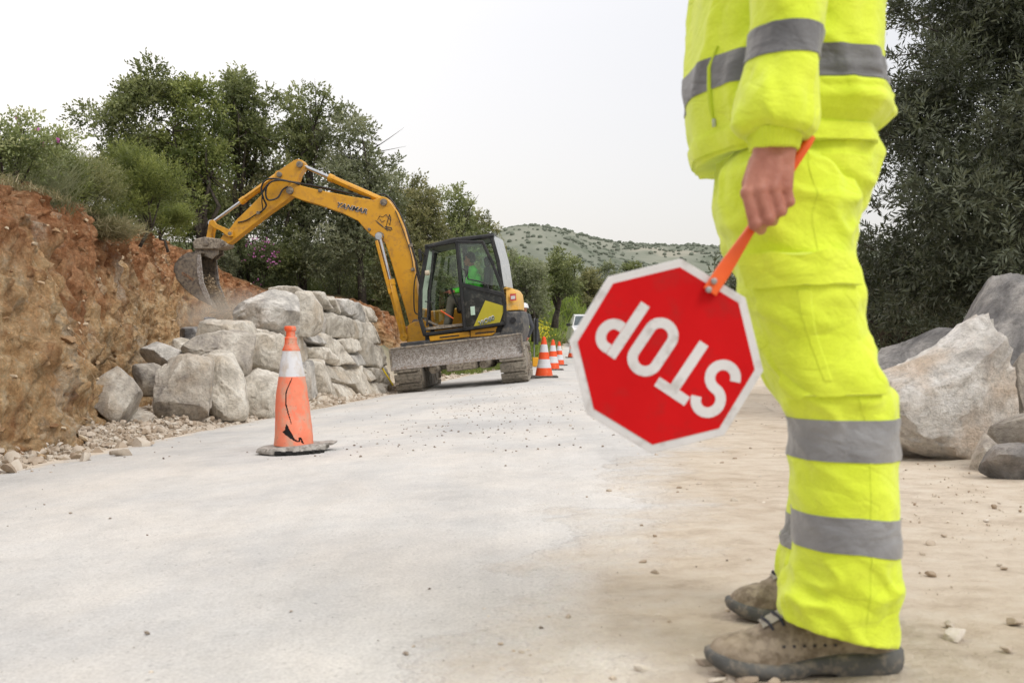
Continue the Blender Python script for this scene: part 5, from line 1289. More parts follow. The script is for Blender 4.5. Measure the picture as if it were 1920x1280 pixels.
mb.prism(poly([(703, 452), (708, 450), (734, 548), (729, 552)], -.09), -.10, -.06); mb.build('cylinder_guard', M_YEL, ex, bevel=.006)
# --- linkage
for y0 in (a0-.06, a1+.02):
    mb = U(); mb.prism(poly([(393, 413), (400, 412), (406, 420), (424, 428), (436, 433), (437, 443), (428, 444), (412, 432), (400, 427), (393, 421)], y0), y0, y0+.04); mb.build('link', M_YEL, ex, bevel=.008)
mb = U(); mb.prism(poly([(392, 414), (403, 420), (398, 434), (396, 447), (386, 447), (389, 432)], .18), .17, .35); mb.build('link', M_YEL, ex, bevel=.01)
mb = U(); mb.prism(poly([(361, 455), (366, 448), (384, 444), (414, 448), (427, 458), (424, 463), (410, 467), (364, 467)], .08), .06, .46); qh = mb.build('quick_hitch', M_MUD, ex, bevel=.02)
for (px, py) in ((386, 456), (417, 456)): disc(px, py, .04, .48, .05, qh)
# --- bucket
k0, k1 = -.12, .66
out = [(410, 474), (376, 471), (352, 473), (338, 481), (327, 494), (325, 508), (331, 524), (344, 540), (361, 554), (378, 564), (396, 573)]
mouth = [(384, 548), (377, 530), (374, 508), (376, 488)]
mb = U(); o_ = poly(out[1:], k0); m_ = poly(mouth, k0)
side = o_+m_
mb.prism(side, k0, k0+.025); mb.prism(side, k1-.025, k1)
inn = []
for i, p in enumerate(o_):
    a_ = np.array(o_[max(i-1, 0)]); b_ = np.array(o_[min(i+1, len(o_)-1)]); t_ = (b_-a_)/np.linalg.norm(b_-a_); nn_ = np.array([-t_[1], t_[0]]); inn.append(tuple(np.array(p)+nn_*.028))
for i in range(len(o_)-1): mb.prism([o_[i], o_[i+1], inn[i+1], inn[i]], k0+.0, k1-.0)
bk = mb.build('bucket', M_STEEL, ex, bevel=.004)
mb = U(); 
for y0 in (.12, .36): mb.prism(poly([(366, 466), (410, 466), (410, 477), (404, 480), (398, 486), (380, 478), (366, 474)], .14), y0, y0+.04)
mb.build('bucket_ears', M_STEEL, bk, bevel=.006)
for k in range(5):
    mb = U(); y0 = k0+.03+k*(k1-k0-.14)/4; mb.prism(poly([(388, 565), (394, 560), (404, 577), (399, 578)], k0), y0, y0+.075); mb.build('tooth', M_STEEL, bk, bevel=.006)
mb = U(); e_ = poly([(370, 478), (376, 478), (379, 508), (382, 530), (390, 549), (398, 572), (393, 570), (380, 550), (373, 530), (369, 508)], k0)
for y0 in (k0-.012, k1-.02): mb = U(); mb.prism(e_, y0, y0+.035); mb.build('side_cutter', M_BLADE, bk, bevel=.004)
text_on('CONC', 340, 513, 362, 527, k0-.004, m_simple('worn_rust_print', (.30, .15, .08), (.38, .22, .13), 20), bk, 5, shear=0)
# --- hoses
def hose(pts, yl, r=.018, par=boom):
    mb = U(); P_ = [Vector((PX(a, b, yl+d_)[0], yl+d_, PX(a, b, yl+d_)[1])) for a, b, d_ in pts]; out_ = []
    for i in range(len(P_)-1):
        p0, p1, p2, p3 = P_[max(i-1, 0)], P_[i], P_[i+1], P_[min(i+2, len(P_)-1)]
        for q in range(6):
            t = q/6; out_.append(.5*((2*p1)+(-p0+p2)*t+(2*p0-5*p1+4*p2-p3)*t*t+(-p0+3*p1-3*p2+p3)*t**3))
    out_.append(P_[-1]); mb.tube(out_, r, 8); mb.build('hose', M_HOSE, par, smooth=60)
hose([(560, 343, 0), (540, 340, -.1), (515, 335, -.14), (498, 338, -.15), (490, 352, -.13), (494, 372, -.1), (499, 385, -.06), (492, 395, -.05), (484, 400, 0)], a0-.03, .017, arm)
hose([(562, 346, 0), (545, 341, -.1), (520, 338, -.16), (503, 345, -.18), (498, 362, -.15), (503, 375, -.12), (520, 371, -.06), (530, 356, -.03), (540, 350, 0)], a0-.03, .017, arm)
hose([(548, 342, 0), (528, 337, -.1), (508, 341, -.12), (494, 356, -.12), (491, 376, -.08), (492, 395, -.03), (480, 402, -.02), (462, 413, 0), (446, 417, 0)], a0-.02, .012, arm)
hose([(575, 346, 0), (620, 354, 0), (665, 365, 0), (695, 372, 0)], .2, .016)
hose([(560, 343, 0), (600, 352, 0), (650, 362, 0), (700, 369, 0), (716, 364, 0), (730, 371, 0), (746, 393, 0), (758, 422, 0), (768, 457, 0), (777, 490, 0), (784, 520, 0), (790, 545, 0)], .26, .016)
hose([(745, 390, 0), (760, 424, 0), (771, 458, 0), (780, 490, 0), (788, 525, 0), (792, 545, 0)], .34, .016)
hose([(783, 505, 0), (777, 530, 0), (776, 560, 0), (778, 585, 0), (788, 590, 0)], -.02, .012)
hose([(741, 395, 0), (751, 420, 0), (762, 450, 0), (771, 478, 0), (775, 505, 0)], b0-.02, .008)
mb = U()
for (a, b) in ((484, 399), (541, 356), (770, 460), (774, 505), (600, 357)): q_ = PX(a, b, b0-.02); mb.box((q_[0], b0-.01, q_[1]), (.07, .04, .06))
mb.build('hose_clamp', M_STEEL, boom, bevel=.01)

# --- operator in the seat
def UP(px, py, yl): a, b = PX(px, py, yl); return tuple(MU @ Vector((a, yl, b)))
figure('person', 'excavator operator in bright green hi-vis top sitting in the cab', dict(
    pelvis=UP(893, 562, -.55), chest=UP(889, 527, -.55), neck=UP(886, 503, -.55), head=UP(881, 487, -.55), face=(-.98, .1, -.15),
    shL=UP(887, 508, -.74), elL=UP(878, 541, -.80), wrL=UP(856, 545, -.82), shR=UP(890, 510, -.36), elR=UP(876, 540, -.28), wrR=UP(846, 546, -.28),
    hipL=UP(890, 564, -.66), knL=UP(846, 562, -.70), anL=UP(838, 606, -.70), hipR=UP(890, 564, -.44), knR=UP(848, 560, -.40), anR=UP(842, 606, -.38)),
    M_LIME, m_simple('khaki_trousers', (.12, .12, .09), (.19, .18, .14), 12, .9, .3, 20), UP(893, 575, -.55), hair=M_HAIR)

# --- soil pouring out of the bucket and the dust it raises
mb_pts, mb_sz = [], []
for _ in range(1500):
    f = rng.random()**.8; px = 388+f*34+rng.normal(0, 5+f*5); py = 520+f*78+rng.normal(0, 6)
    p = UP(px, py, rng.uniform(k0+.06, k1-.06)); mb_pts.append(p); mb_sz.append(.015+.05*rng.random()**2)
M_SOIL = clod_mat('brown_soil', (.17, .12, .07), (.27, .20, .125), (.36, .28, .19))
scatter('falling_soil', 'brown soil pouring from the tipped bucket', mb_pts, mb_sz, (101, 102, 103), M_SOIL, 1)
P_, F_ = rock_shape(131, 4, 6, .7, .95, .14)
q_ = UP(388, 548, (k0+k1)/2); me = np_mesh('soil_load', rotz(P_*np.array([.12, .34, .17]), 0, .5, 0), F_); me_ = link('soil_load', me, M_SOIL, smooth=180); me_.location = q_; tag(me_, 'dry brown soil lying inside the tipped excavator bucket', 'soil')
s = N('dust'); v = s.obj()
r0_ = s.n('VectorMath', {0: v}, operation='LENGTH').outputs['Value']
fall = s.ramp(r0_, [(.15, 1.0), (.95, 0.0)])
nz = s.ramp(s.noise(v, 1.6, 5, .6), [(.38, 0.0), (.68, 1.0)])
pv = s.n('VolumePrincipled', {'Color': (.90, .82, .72, 1), 'Density': s.math('MULTIPLY', s.math('MULTIPLY', fall, nz), 1.9), 'Anisotropy': .2})
s.nt.links.new(pv.outputs[0], s.out.inputs['Volume'])
V_, F_ = ico(3)
for (px, py, Y_, rx, rz, lb) in ((440, 578, 18.0, .95, .5, 'pale dust cloud drifting over the wall top beside the bucket'), (385, 590, 17.4, .7, .5, 'pale dust cloud hanging against the bank below the bucket')):
    me = np_mesh('dust_cloud', V_, F_); o = link('dust_cloud', me, s.m); o.location = W(px, py, Y_); o.scale = (rx, .8, rz)
    tag(o, lb, 'dust', kind='stuff')
# ================================================================== broken cone in the foreground
def m_cone(name, bands, dirt_amt=.5, white=(.66, .66, .68), orange=(.80, .135, .05)):
    """orange plastic with white sleeves; bands are height fractions, z is the local height attribute"""
    s = N(name); v = s.obj(); h = s.attr('hf')
    w = None
    for a, b in bands:
        g = s.math('MULTIPLY', s.math('GREATER_THAN', h, a), s.math('LESS_THAN', h, b)); w = g if w is None else s.math('MAXIMUM', w, g)
    oc = s.ramp(s.noise(v, 9, 6, .65), [(.3, (orange[0], orange[1]*.75, orange[2]*.7)), (.6, orange), (.78, (.82, .33, .20))])
    col = s.mix(w, oc, white)
    if len(bands) == 1: col = s.mix(s.math('MULTIPLY', s.math('GREATER_THAN', h, bands[0][1]), .8), col, (.80, .09, .015))
    d1 = s.ramp(s.noise(s.scaled(v, (1, 1, .6)), 10, 8, .7), [(.68-dirt_amt*.25, 0.0), (.80-dirt_amt*.2, .75)])
    col = s.mix(d1, col, (.50, .40, .30)); d2 = s.ramp(s.noise(v, 45, 5, .7), [(.62, 0.0), (.7, .7)]); col = s.mix(s.math('MULTIPLY', d2, dirt_amt), col, (.16, .10, .07))
    return s.pbr(col, .6, s.bump(s.noise(v, 40, 4), .2, .003), Specular_IOR_Level=.3)
Yc = 6.0; cp = W(551, 838, Yc); gzc = gzs(cp[0], Yc)+.006
zc0 = gzc+.045; zc1 = W(0, 611, Yc)[2]; Hc = zc1-zc0
cone = thing('traffic_cone', 'battered tall traffic cone with torn side and broken base in the middle of the road', 'traffic cone', (cp[0], Yc, gzc))
prof = [(0, .119), (.02, .118), (.12, .112), (.37, .096), (.45, .090), (.60, .074), (.79, .050), (.80, .051), (.84, .040), (.88, .037), (.90, .040), (.91, .030), (.955, .028), (.96, .036), (.975, .038), (.99, .036), (1, .030)]
nz_, na = 190, 160; hf = np.linspace(0, 1, nz_); rr = np.interp(hf, [p[0] for p in prof], [p[1] for p in prof])
an = np.linspace(0, 2*np.pi, na, endpoint=False)
lean = np.array([-.018, 0.0])
def cone_pts(rr, inset=0):
    X_ = cp[0]-.012*hf[:, None]*2+(rr[:, None]-inset)*np.cos(an); Y_ = Yc+(rr[:, None]-inset)*np.sin(an); Z_ = zc0+Hc*hf[:, None]+0*X_
    P = np.stack([X_, Y_, Z_], -1); nn = np.stack([np.cos(an)+0*X_, np.sin(an)+0*X_, 0*X_], -1)
    d_ = fbm(P, 5, 3, 5)*.006+fbm(P, 22, 2, 9)*.0012
    d_ = d_-.012*np.exp(-((Z_-(zc0+.2))/.10)**2)*np.exp(-((np.angle(np.exp(1j*(an-5.3))))/.5)**2)[None]
    return P+nn*d_[..., None]
P = cone_pts(rr); F = grid_faces(nz_, na, True); cen = P.reshape(-1, 3)[F].mean(1)
px = 960+cen[:, 0]/cen[:, 1]*FPX; py = 640-(cen[:, 2]-CAMZ)/cen[:, 1]*FPX
def inside(px, py, poly_):
    c = np.zeros(len(px), bool); n = len(poly_)
    for i in range(n):
        x0, y0 = poly_[i]; x1, y1 = poly_[(i+1) % n]
        if y0 == y1: continue
        m = ((y0 > py) != (y1 > py)) & (px < (x1-x0)*(py-y0)/(y1-y0)+x0); c ^= m
    return c
tear = [(536, 795), (539, 797), (543, 806), (549, 816), (553, 823), (558, 826), (560, 826), (560, 820), (564, 819), (567, 824), (570, 831), (566, 831), (563, 824), (562, 829), (556, 828), (549, 825), (540, 819), (534, 814), (529, 809), (534, 806)]
crack = [(547, 708), (548, 709), (539, 731), (537, 740), (537.5, 758), (541, 773), (547, 795), (546, 796), (539, 774), (535, 760), (534.5, 742), (536, 732)]
kill = (cen[:, 1] < Yc) & (inside(px, py, tear) | inside(px, py, crack))
me = np_mesh('cone_body', P.reshape(-1, 3), F[~kill]); attr(me, 'hf', np.repeat(hf, na))
body = link('cone_body', me, m_cone('battered_cone_plastic', [(.575, .79)], .80, orange=(.84, .255, .15)), cone, smooth=180)
me = np_mesh('shade_lining', cone_pts(rr, .005).reshape(-1, 3), F); link('shade_lining', me, m_simple('hollow_shade_black', (.006, .005, .005), (.012, .01, .01), 9, .9), body, smooth=180)  # black lining added for the shade inside the hollow cone
# base slab: chipped octagon with a torn front edge
s_ = cubesurf(2)[0]
M_BASE = m_simple('dusty_rubber_base', (.30, .28, .25), (.46, .43, .39), 16, .9, .5, 60, dirt=(.16, .14, .12), dirt_amt=.4)
mb = MB(); n = 72; top, botm, mid_ = [], [], []
r_ = np.random.default_rng(4)
for k in range(n):
    a = 2*math.pi*k/n; oc = math.cos(math.pi/8)/math.cos((a+math.pi/8) % (math.pi/4)-math.pi/8); R_ = .222*oc/1.0
    j = 0
    if 4.55 < a < 5.75: j = -.018-.03*r_.random()      # torn part facing the camera, right of the middle
    x, y = cp[0]-.005+R_*math.cos(a)*(1), Yc+R_*math.sin(a)
    tl = .035*math.cos(a)*R_/.222*.5
    bot = .006 if not (4.4 < a < 5.9) else .012*r_.random()+.004
    botm.append((x, y, gzc+bot+max(0, tl))); top.append((cp[0]-.005+(R_-.012+j)*math.cos(a), Yc+(R_-.012+j)*math.sin(a), gzc+.044+tl*.8+.004*r_.random()*(j < 0))); mid_.append((cp[0]-.005+(R_+j*.6)*math.cos(a), Yc+(R_+j*.6)*math.sin(a), gzc+.03+tl))
vs = botm+mid_+top; fs = [tuple(range(n-1, -1, -1)), tuple(range(2*n, 3*n))]
for a_ in (0, n): fs += [(a_+i, a_+(i+1) % n, a_+n+(i+1) % n, a_+n+i) for i in range(n)]
mb.add(vs, fs); bs = mb.build('base', M_BASE, cone, smooth=30)
mb = MB()
for k in range(9):
    a = 4.5+k*.15; q = .212+.01*r_.random(); mb.box((cp[0]+q*math.cos(a), Yc+q*math.sin(a), gzc+.017), (.03+.02*r_.random(), .02, .014+.012*r_.random()), Matrix.Rotation(r_.uniform(-.6, .6), 3, 'Z'))
mb.build('base_core', m_simple('black_rubber_core', (.01, .01, .01), (.02, .018, .016), 20, .9), bs, bevel=.002)
mb = MB(); mb.prism([(cp[0]+.09, gzc+.035), (cp[0]+.235, gzc+.045), (cp[0]+.245, gzc+.058), (cp[0]+.2, gzc+.062), (cp[0]+.09, gzc+.05)], Yc-.02, Yc+.12); mb.build('base_flap', M_BASE, bs, bevel=.004)

# --- the row of striped cones by the excavator
M_CONE = m_cone('striped_cone_plastic', [(.20, .42), (.60, .80)], .25, orange=(.84, .11, .03))
M_CBASE = m_simple('black_cone_base', (.03, .03, .03), (.08, .075, .07), 20, .85, .5, 60, dirt=(.25, .22, .18), dirt_amt=.4)
def small_cone():
    t = thing('traffic_cone', 'x', 'traffic cone', (0, 0, 0), 'striped cones beside the excavator')
    pr = [(.165, .03), (.16, .05), (.125, .23), (.12, .235), (.088, .44), (.056, .62), (.034, .72), (.028, .745), (.012, .75)]
    hh = np.linspace(.03, .75, 60); rr_ = np.interp(hh, [p[1] for p in pr], [p[0] for p in pr]); a = np.linspace(0, 2*np.pi, 40, endpoint=False)
    P = np.stack([rr_[:, None]*np.cos(a), rr_[:, None]*np.sin(a), hh[:, None]+0*a], -1)
    me = grid_mesh('cone_body', P); attr(me, 'hf', [(v.co.z-.03)/.72 for v in me.vertices]); link('cone_body', me, M_CONE, t, smooth=60)
    mb = MB(); mb.prism([(-.26, .0), (.26, .0), (.25, .03), (-.25, .03)], -.26, .26)
    me = mb.build('base', M_CBASE, t, bevel=.008); return t
c0_ = small_cone()
def dup(root, loc, label):
    r = root.copy(); COL.objects.link(r); r.location = loc; r['label'] = label
    for ch in list(root.children):
        c = ch.copy(); COL.objects.link(c); c.parent = r
        for g in ch.children:
            d = g.copy(); COL.objects.link(d); d.parent = c
    return r
for i, (px, Y_, lb) in enumerate(((1020, 18.4, 'nearest and largest orange and white striped cone right of the excavator track'), (1037, 24.6, 'middle orange and white striped cone of the row'), (1048.5, 31.0, 'third striped cone of the row, left of the paddle edge'), (1073, 37.0, 'farthest striped cone, almost hidden behind the left edge of the stop paddle'))):
    x = (px-960)/FPX*Y_; z = gzs(x, Y_)+.02
    if i == 0: c0_.location = (x, Y_, z); c0_['label'] = lb
    else: dup(c0_, (x, Y_, z), lb)

# --- yellow measuring stick against the wall
a, b = W(714, 686, 17.6), W(737, 722, 17.3)
mb = MB(); mb.tube([tuple(a), tuple(b)], .016, 6); tag(mb.build('measuring_stick', m_simple('yellow_stick', (.70, .50, .02), (.78, .58, .04), 9, .6)), 'thin yellow stick leaning at the far foot of the boulder wall', 'stick')
# --- sign board seen edge on, on a yellow foot
Ys = 28.0; q = W(1004, 640, Ys); g = gzs(q[0], Ys); sg = thing('works_sign', 'narrow grey sign panel seen edge on beyond the excavator, on a yellow foot', 'sign', (q[0], Ys, g))
mb = MB(); mb.box((q[0]+.02, Ys, g+1.02), (.05, .62, .72), Matrix.Rotation(R(6), 3, 'Z')); mb.build('panel', M_DKCL, sg, bevel=.006)
mb = MB(); mb.tube([(q[0]-.04, Ys, g+.05), (q[0]-.03, Ys, g+1.4)], .018, 8); mb.build('post', m_simple('galvanised', (.25, .26, .27), (.34, .35, .36), 9, .5, metal=.5), sg)
mb = MB(); mb.box((q[0]+.0, Ys, g+.17), (.17, .35, .26)); mb.build('foot', m_simple('yellow_block', (.72, .33, .01), (.78, .38, .02), 9, .6), sg, bevel=.02)
# --- warning triangle far down the road, seen from behind
Yt = 62.0; q = W(1141, 504, Yt); g = gzs(q[0], Yt); sg = thing('road_sign', 'distant triangular road sign seen from behind above the stop paddle', 'sign', (q[0], Yt, g))
mb = MB(); mb.prism([(q[0], q[2]), (q[0]+.45, q[2]-.8), (q[0]-.45, q[2]-.8)], Yt, Yt+.02); mb.build('panel', m_simple('grey_sign_back', (.42, .43, .45), (.5, .51, .53), 9, .5), sg)
mb = MB(); mb.tube([(q[0], Yt+.05, g-.2), (q[0], Yt+.05, q[2]-.3)], .035, 8); mb.build('post', m_simple('grey_post', (.4, .4, .42), (.5, .5, .52), 9, .5), sg)

# --- white car waiting on the road
Yk = 43.0; xk = W(1069, 0, Yk)[0]+.90; g = gzs(xk, Yk)+.03
car = thing('parked_car', 'white car waiting on the road, its left half hidden behind the stop paddle', 'car', (xk, Yk, g))
M_CARW = m_simple('white_car_paint', (.62, .63, .64), (.70, .71, .71), 4, .25, .02, coat=.5)
M_DGL = m_simple('dark_car_glass', (.03, .045, .05), (.10, .13, .14), 3, .08)
def yz_loft(rows):
    """rows: y, half width bottom, half width top, z bottom, z top"""
    vs = []; fs = []
    for (y, wb, wt, zb_, zt_) in rows:
        vs += [(xk-wb, Yk+y, g+zb_), (xk-wb*1.0, Yk+y, g+zb_+(zt_-zb_)*.5), (xk-wt, Yk+y, g+zt_), (xk+wt, Yk+y, g+zt_), (xk+wb*1.0, Yk+y, g+zb_+(zt_-zb_)*.5), (xk+wb, Yk+y, g+zb_)]
    n = len(rows)
    for i in range(n-1):
        for k in range(6): fs.append((6*i+k, 6*i+(k+1) % 6, 6*i+6+(k+1) % 6, 6*i+6+k))
    return vs, fs+[tuple(range(6)), tuple(range(6*n-6, 6*n))]
mb = MB(); mb.add(*yz_loft([(-.02, .66, .55, .3, .62), (.08, .80, .70, .22, .74), (.5, .86, .76, .2, .86), (1.1, .87, .78, .2, .95), (2.4, .87, .80, .2, .97), (3.7, .86, .78, .22, 1.0), (4.0, .78, .7, .3, .95)])); cb = mb.build('body', M_CARW, car, bevel=.03)
mb = MB(); mb.add(*yz_loft([(1.05, .74, .70, .9, .96), (1.75, .74, .58, .9, 1.44), (2.6, .74, .60, .9, 1.50), (3.5, .72, .56, .9, 1.42), (3.95, .7, .62, .9, 1.0)])); mb.build('roof', M_CARW, cb, bevel=.03)
mb = MB(); mb.add([(xk-.68, Yk+1.06, g+.97), (xk+.68, Yk+1.06, g+.97), (xk+.56, Yk+1.66, g+1.40), (xk-.56, Yk+1.66, g+1.40)], [(0, 1, 2, 3)]); mb.build('windscreen', M_DGL, car)
for sx in (-1, 1):
    mb = MB(); mb.add([(xk+sx*.755, Yk+1.35, g+.98), (xk+sx*.755, Yk+3.5, g+1.0), (xk+sx*.62, Yk+3.3, g+1.36), (xk+sx*.62, Yk+1.85, g+1.38)], [(0, 1, 2, 3)]); mb.build('side_window', M_DGL, car)
    mb = MB(); mb.box((xk+sx*.60, Yk+.03, g+.66), (.30, .12, .15)); mb.build('headlight', m_simple('headlight_lens', (.5, .52, .55), (.6, .62, .64), 9, .1), car, bevel=.03)
    mb = MB(); mb.box((xk+sx*.90, Yk+1.35, g+1.0), (.18, .1, .13)); mb.build('mirror', M_BLK, car, bevel=.02)
    for yy in (.75, 3.3):
        mb = MB(); mb.lathe([(.2, -.1), (.31, -.09), (.32, 0), (.31, .09), (.2, .1)], (xk+sx*.76, Yk+yy, g+.32), 20, 'x'); wh = mb.build('wheel', M_HOSE, car)
        mb = MB(); mb.lathe([(.05, -.11), (.19, -.105), (.19, .105), (.05, .11)], (xk+sx*.76, Yk+yy, g+.32), 14, 'x'); mb.build('rim', M_CHR, wh)
mb = MB(); mb.box((xk, Yk-.03, g+.42), (1.1, .08, .2)); mb.build('grille', M_BLK, car, bevel=.02)
mb = MB(); mb.box((xk, Yk-.08, g+.38), (.5, .02, .11)); mb.build('number_plate', M_CARW, car)
# ================================================================== foliage
def m_leaf(name, dark, mid, light, back=(.16, .17, .12), trans=.38):
    if trans > .2: dark, mid, light = [tuple(min(.6, q*g_) for q, g_ in zip(c, (1.34, 1.30, 1.22))) for c in (dark, mid, light)]
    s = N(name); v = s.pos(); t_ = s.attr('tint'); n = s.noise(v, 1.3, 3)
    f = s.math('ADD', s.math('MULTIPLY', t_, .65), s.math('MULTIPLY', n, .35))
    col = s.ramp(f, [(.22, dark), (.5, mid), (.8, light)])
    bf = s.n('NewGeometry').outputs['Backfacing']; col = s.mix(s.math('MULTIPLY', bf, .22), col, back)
    p = s.n('BsdfPrincipled', {'Base Color': col, 'Roughness': .5, 'Specular IOR Level': .35}); tr = s.n('BsdfTranslucent', {'Color': s.mix(.5, col, (.20, .26, .06))})
    mx = s.n('MixShader', {0: trans, 1: p.outputs[0], 2: tr.outputs[0]}); s.nt.links.new(mx.outputs[0], s.out.inputs[0]); return s.m
def unit(v): return v/(np.linalg.norm(v, axis=-1, keepdims=True)+1e-9)
def leaves(C, D, tint, K, LT, LL, LW, rg, spread=.9):
    """K leaves along each twig; C twig base, D twig direction"""
    n = len(C); k = (np.arange(K)+.5)/K
    LTn = LT*rg.uniform(.6, 1.3, (n, 1, 1)); drp = np.array([0, 0, -1.])*rg.uniform(0, .35, (n, 1, 1))
    base = C[:, None]+D[:, None]*LTn*k[None, :, None]+drp*LTn*(k**2)[None, :, None]
    rd = unit(rg.normal(size=(n, K, 3))); side = unit(np.cross(D[:, None]+0*rd, rd))
    ld = unit(D[:, None]*(.45+.6*k[None, :, None])+side*spread)
    L_ = LL*rg.uniform(.65, 1.2, (n, K, 1)); nn = unit(np.cross(ld, unit(rg.normal(size=(n, K, 3))))); w_ = LW*.5*rg.uniform(.8, 1.2, (n, K, 1))
    b = base; m = b+ld*L_*.5; t = b+ld*L_
    V = np.stack([b, m+nn*w_, t, m-nn*w_], 2).reshape(-1, 3)
    F = np.arange(n*K*4).reshape(-1, 4)
    T = np.clip(tint[:, None]+rg.normal(0, .13, (n, K)), 0, 1).reshape(-1)
    return V, F, T
def clumps_in(c, r, n, rg, lo=.35, shell=.5, zmin=-1):
    out = []
    while len(out) < n:
        d = unit(rg.normal(size=3)); q = d*rg.random()**shell
        if q[2] < zmin: continue
        out.append((np.array(c)+q*np.array(r), q))
    return out
def crown(name, envs, mat, parent, seed, ncl, ntw, K, LT, LL, LW, clr=.36, zmin=-.8, up=.3):
    rg = np.random.default_rng(seed); Vs, Fs, Ts, off = [], [], [], 0; cl = []
    wt = np.array([e[1][0]*e[1][2] for e in envs]); wt = wt/wt.sum()
    for (c, r), w in zip(envs, wt):
        rm = (r[0]*r[2])**.5
        for (p, q) in clumps_in(c, r, max(3, int(ncl*w)), rg, zmin=zmin):
            cr_ = rm*clr*rg.uniform(.45, 1.15)*(1.15-.45*np.linalg.norm(q)); cl.append((p, cr_))
            m = max(20, int(ntw*w*len(envs)*(cr_/(rm*clr))**2/1.0))
            d = unit(rg.normal(size=(m, 3))); rad = rg.random((m, 1))**.45
            C = p+d*rad*cr_*np.array([1, 1, .85])
            D = unit(d*.8+unit(p-np.array(c))*.35+np.array([0, 0, up])+rg.normal(0, .45, (m, 3)))
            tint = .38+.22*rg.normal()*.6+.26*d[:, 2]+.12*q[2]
            V, F, T = leaves(C, D, tint, K, LT, LL, LW, rg); Vs.append(V); Fs.append(F+off); Ts.append(T); off += len(V)
    me = np_mesh(name, np.concatenate(Vs), np.concatenate(Fs)); attr(me, 'tint', np.concatenate(Ts), 'FACE')
    return link(name, me, mat, parent), cl
M_BARK = m_simple('grey_bark', (.035, .028, .022), (.10, .085, .068), 14, .95, .9, 40, bdist=.02)
def limbs(base, tips, r0, seed, parent, name='trunk', fork=.3, mat=None):
    rg = np.random.default_rng(seed); mb = MB(); base = np.array(base, float); tips = [np.array(t) for t in tips]
    mean = np.mean(tips, 0); fk = base+(mean-base)*fork+np.array([0, 0, .0]); fk[:2] += rg.normal(0, .06, 2)
    mb.tube([base-[0, 0, .15], base+(fk-base)*.5+[rg.normal(0, .04), 0, 0], fk], [r0*1.2, r0, r0*.85], 9)
    for t in tips:
        L = np.linalg.norm(t-fk); pts = [fk]
        for k in (.3, .6, .85): pts.append(fk+(t-fk)*k+rg.normal(0, .06, 3)*L+np.array([0, 0, .10*L*math.sin(k*3.14)]))
        pts.append(t); rr = r0*rg.uniform(.35, .6); mb.tube([tuple(p) for p in pts], [rr*1.3, rr, rr*.65, rr*.35, rr*.12], 6)
        for q in range(3):
            a = pts[2]+(pts[3]-pts[2])*rg.random(); e = a+unit(rg.normal(size=3)+np.array([0, 0, .4]))*L*.3; mb.tube([tuple(a), tuple((a+e)/2+rg.normal(0, .02, 3)), tuple(e)], [rr*.4, rr*.25, rr*.06], 5)
    return mb.build(name, mat or M_BARK, parent, smooth=180)
def env(x0, x1, y0, y1, Y_, ry):
    a, b = W(x0, y1, Y_), W(x1, y0, Y_); return ((a+b)/2, np.array([(b[0]-a[0])/2, ry, (b[2]-a[2])/2]))
def tree(name, label, cat, envs, base, seed, mat, ncl=26, ntw=70, K=9, LT=.28, LL=.07, LW=.03, r0=.09, group=None, ntips=9, clr=.36, up=.3, zmin=-.85):
    t = thing(name, label, cat, tuple(base), group)
    c_, cl = crown('crown', envs, mat, t, seed, ncl, ntw, K, LT, LL, LW, clr, zmin, up)
    cl = sorted(cl, key=lambda q: -q[1]); rg = random.Random(seed)
    limbs(base, [c[0] for c in rg.sample(cl, min(ntips, len(cl)))], r0, seed, t)
    return t
M_OAK = m_leaf('holm_oak_leaf', (.055, .07, .026), (.18, .205, .09), (.34, .37, .18))
M_OAKG = m_leaf('fresh_oak_leaf', (.06, .085, .022), (.22, .26, .08), (.42, .46, .17))
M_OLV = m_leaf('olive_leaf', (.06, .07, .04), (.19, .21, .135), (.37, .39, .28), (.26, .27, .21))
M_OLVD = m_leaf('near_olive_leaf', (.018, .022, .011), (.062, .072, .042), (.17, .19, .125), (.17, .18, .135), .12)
M_BRN = m_leaf('brownish_leaf', (.06, .062, .03), (.19, .185, .09), (.34, .32, .165))
M_BROOM = m_leaf('broom_green', (.055, .075, .016), (.165, .195, .045), (.31, .34, .10))
M_LGRN = m_leaf('spring_green', (.08, .13, .018), (.20, .29, .04), (.33, .40, .08))
G1 = 'wild trees standing along the top of the earth bank'
gz = lambda x, Y_, z: (x, Y_, z)
def bt(px, Y_, z): return ((px-960)/FPX*Y_, Y_, z)
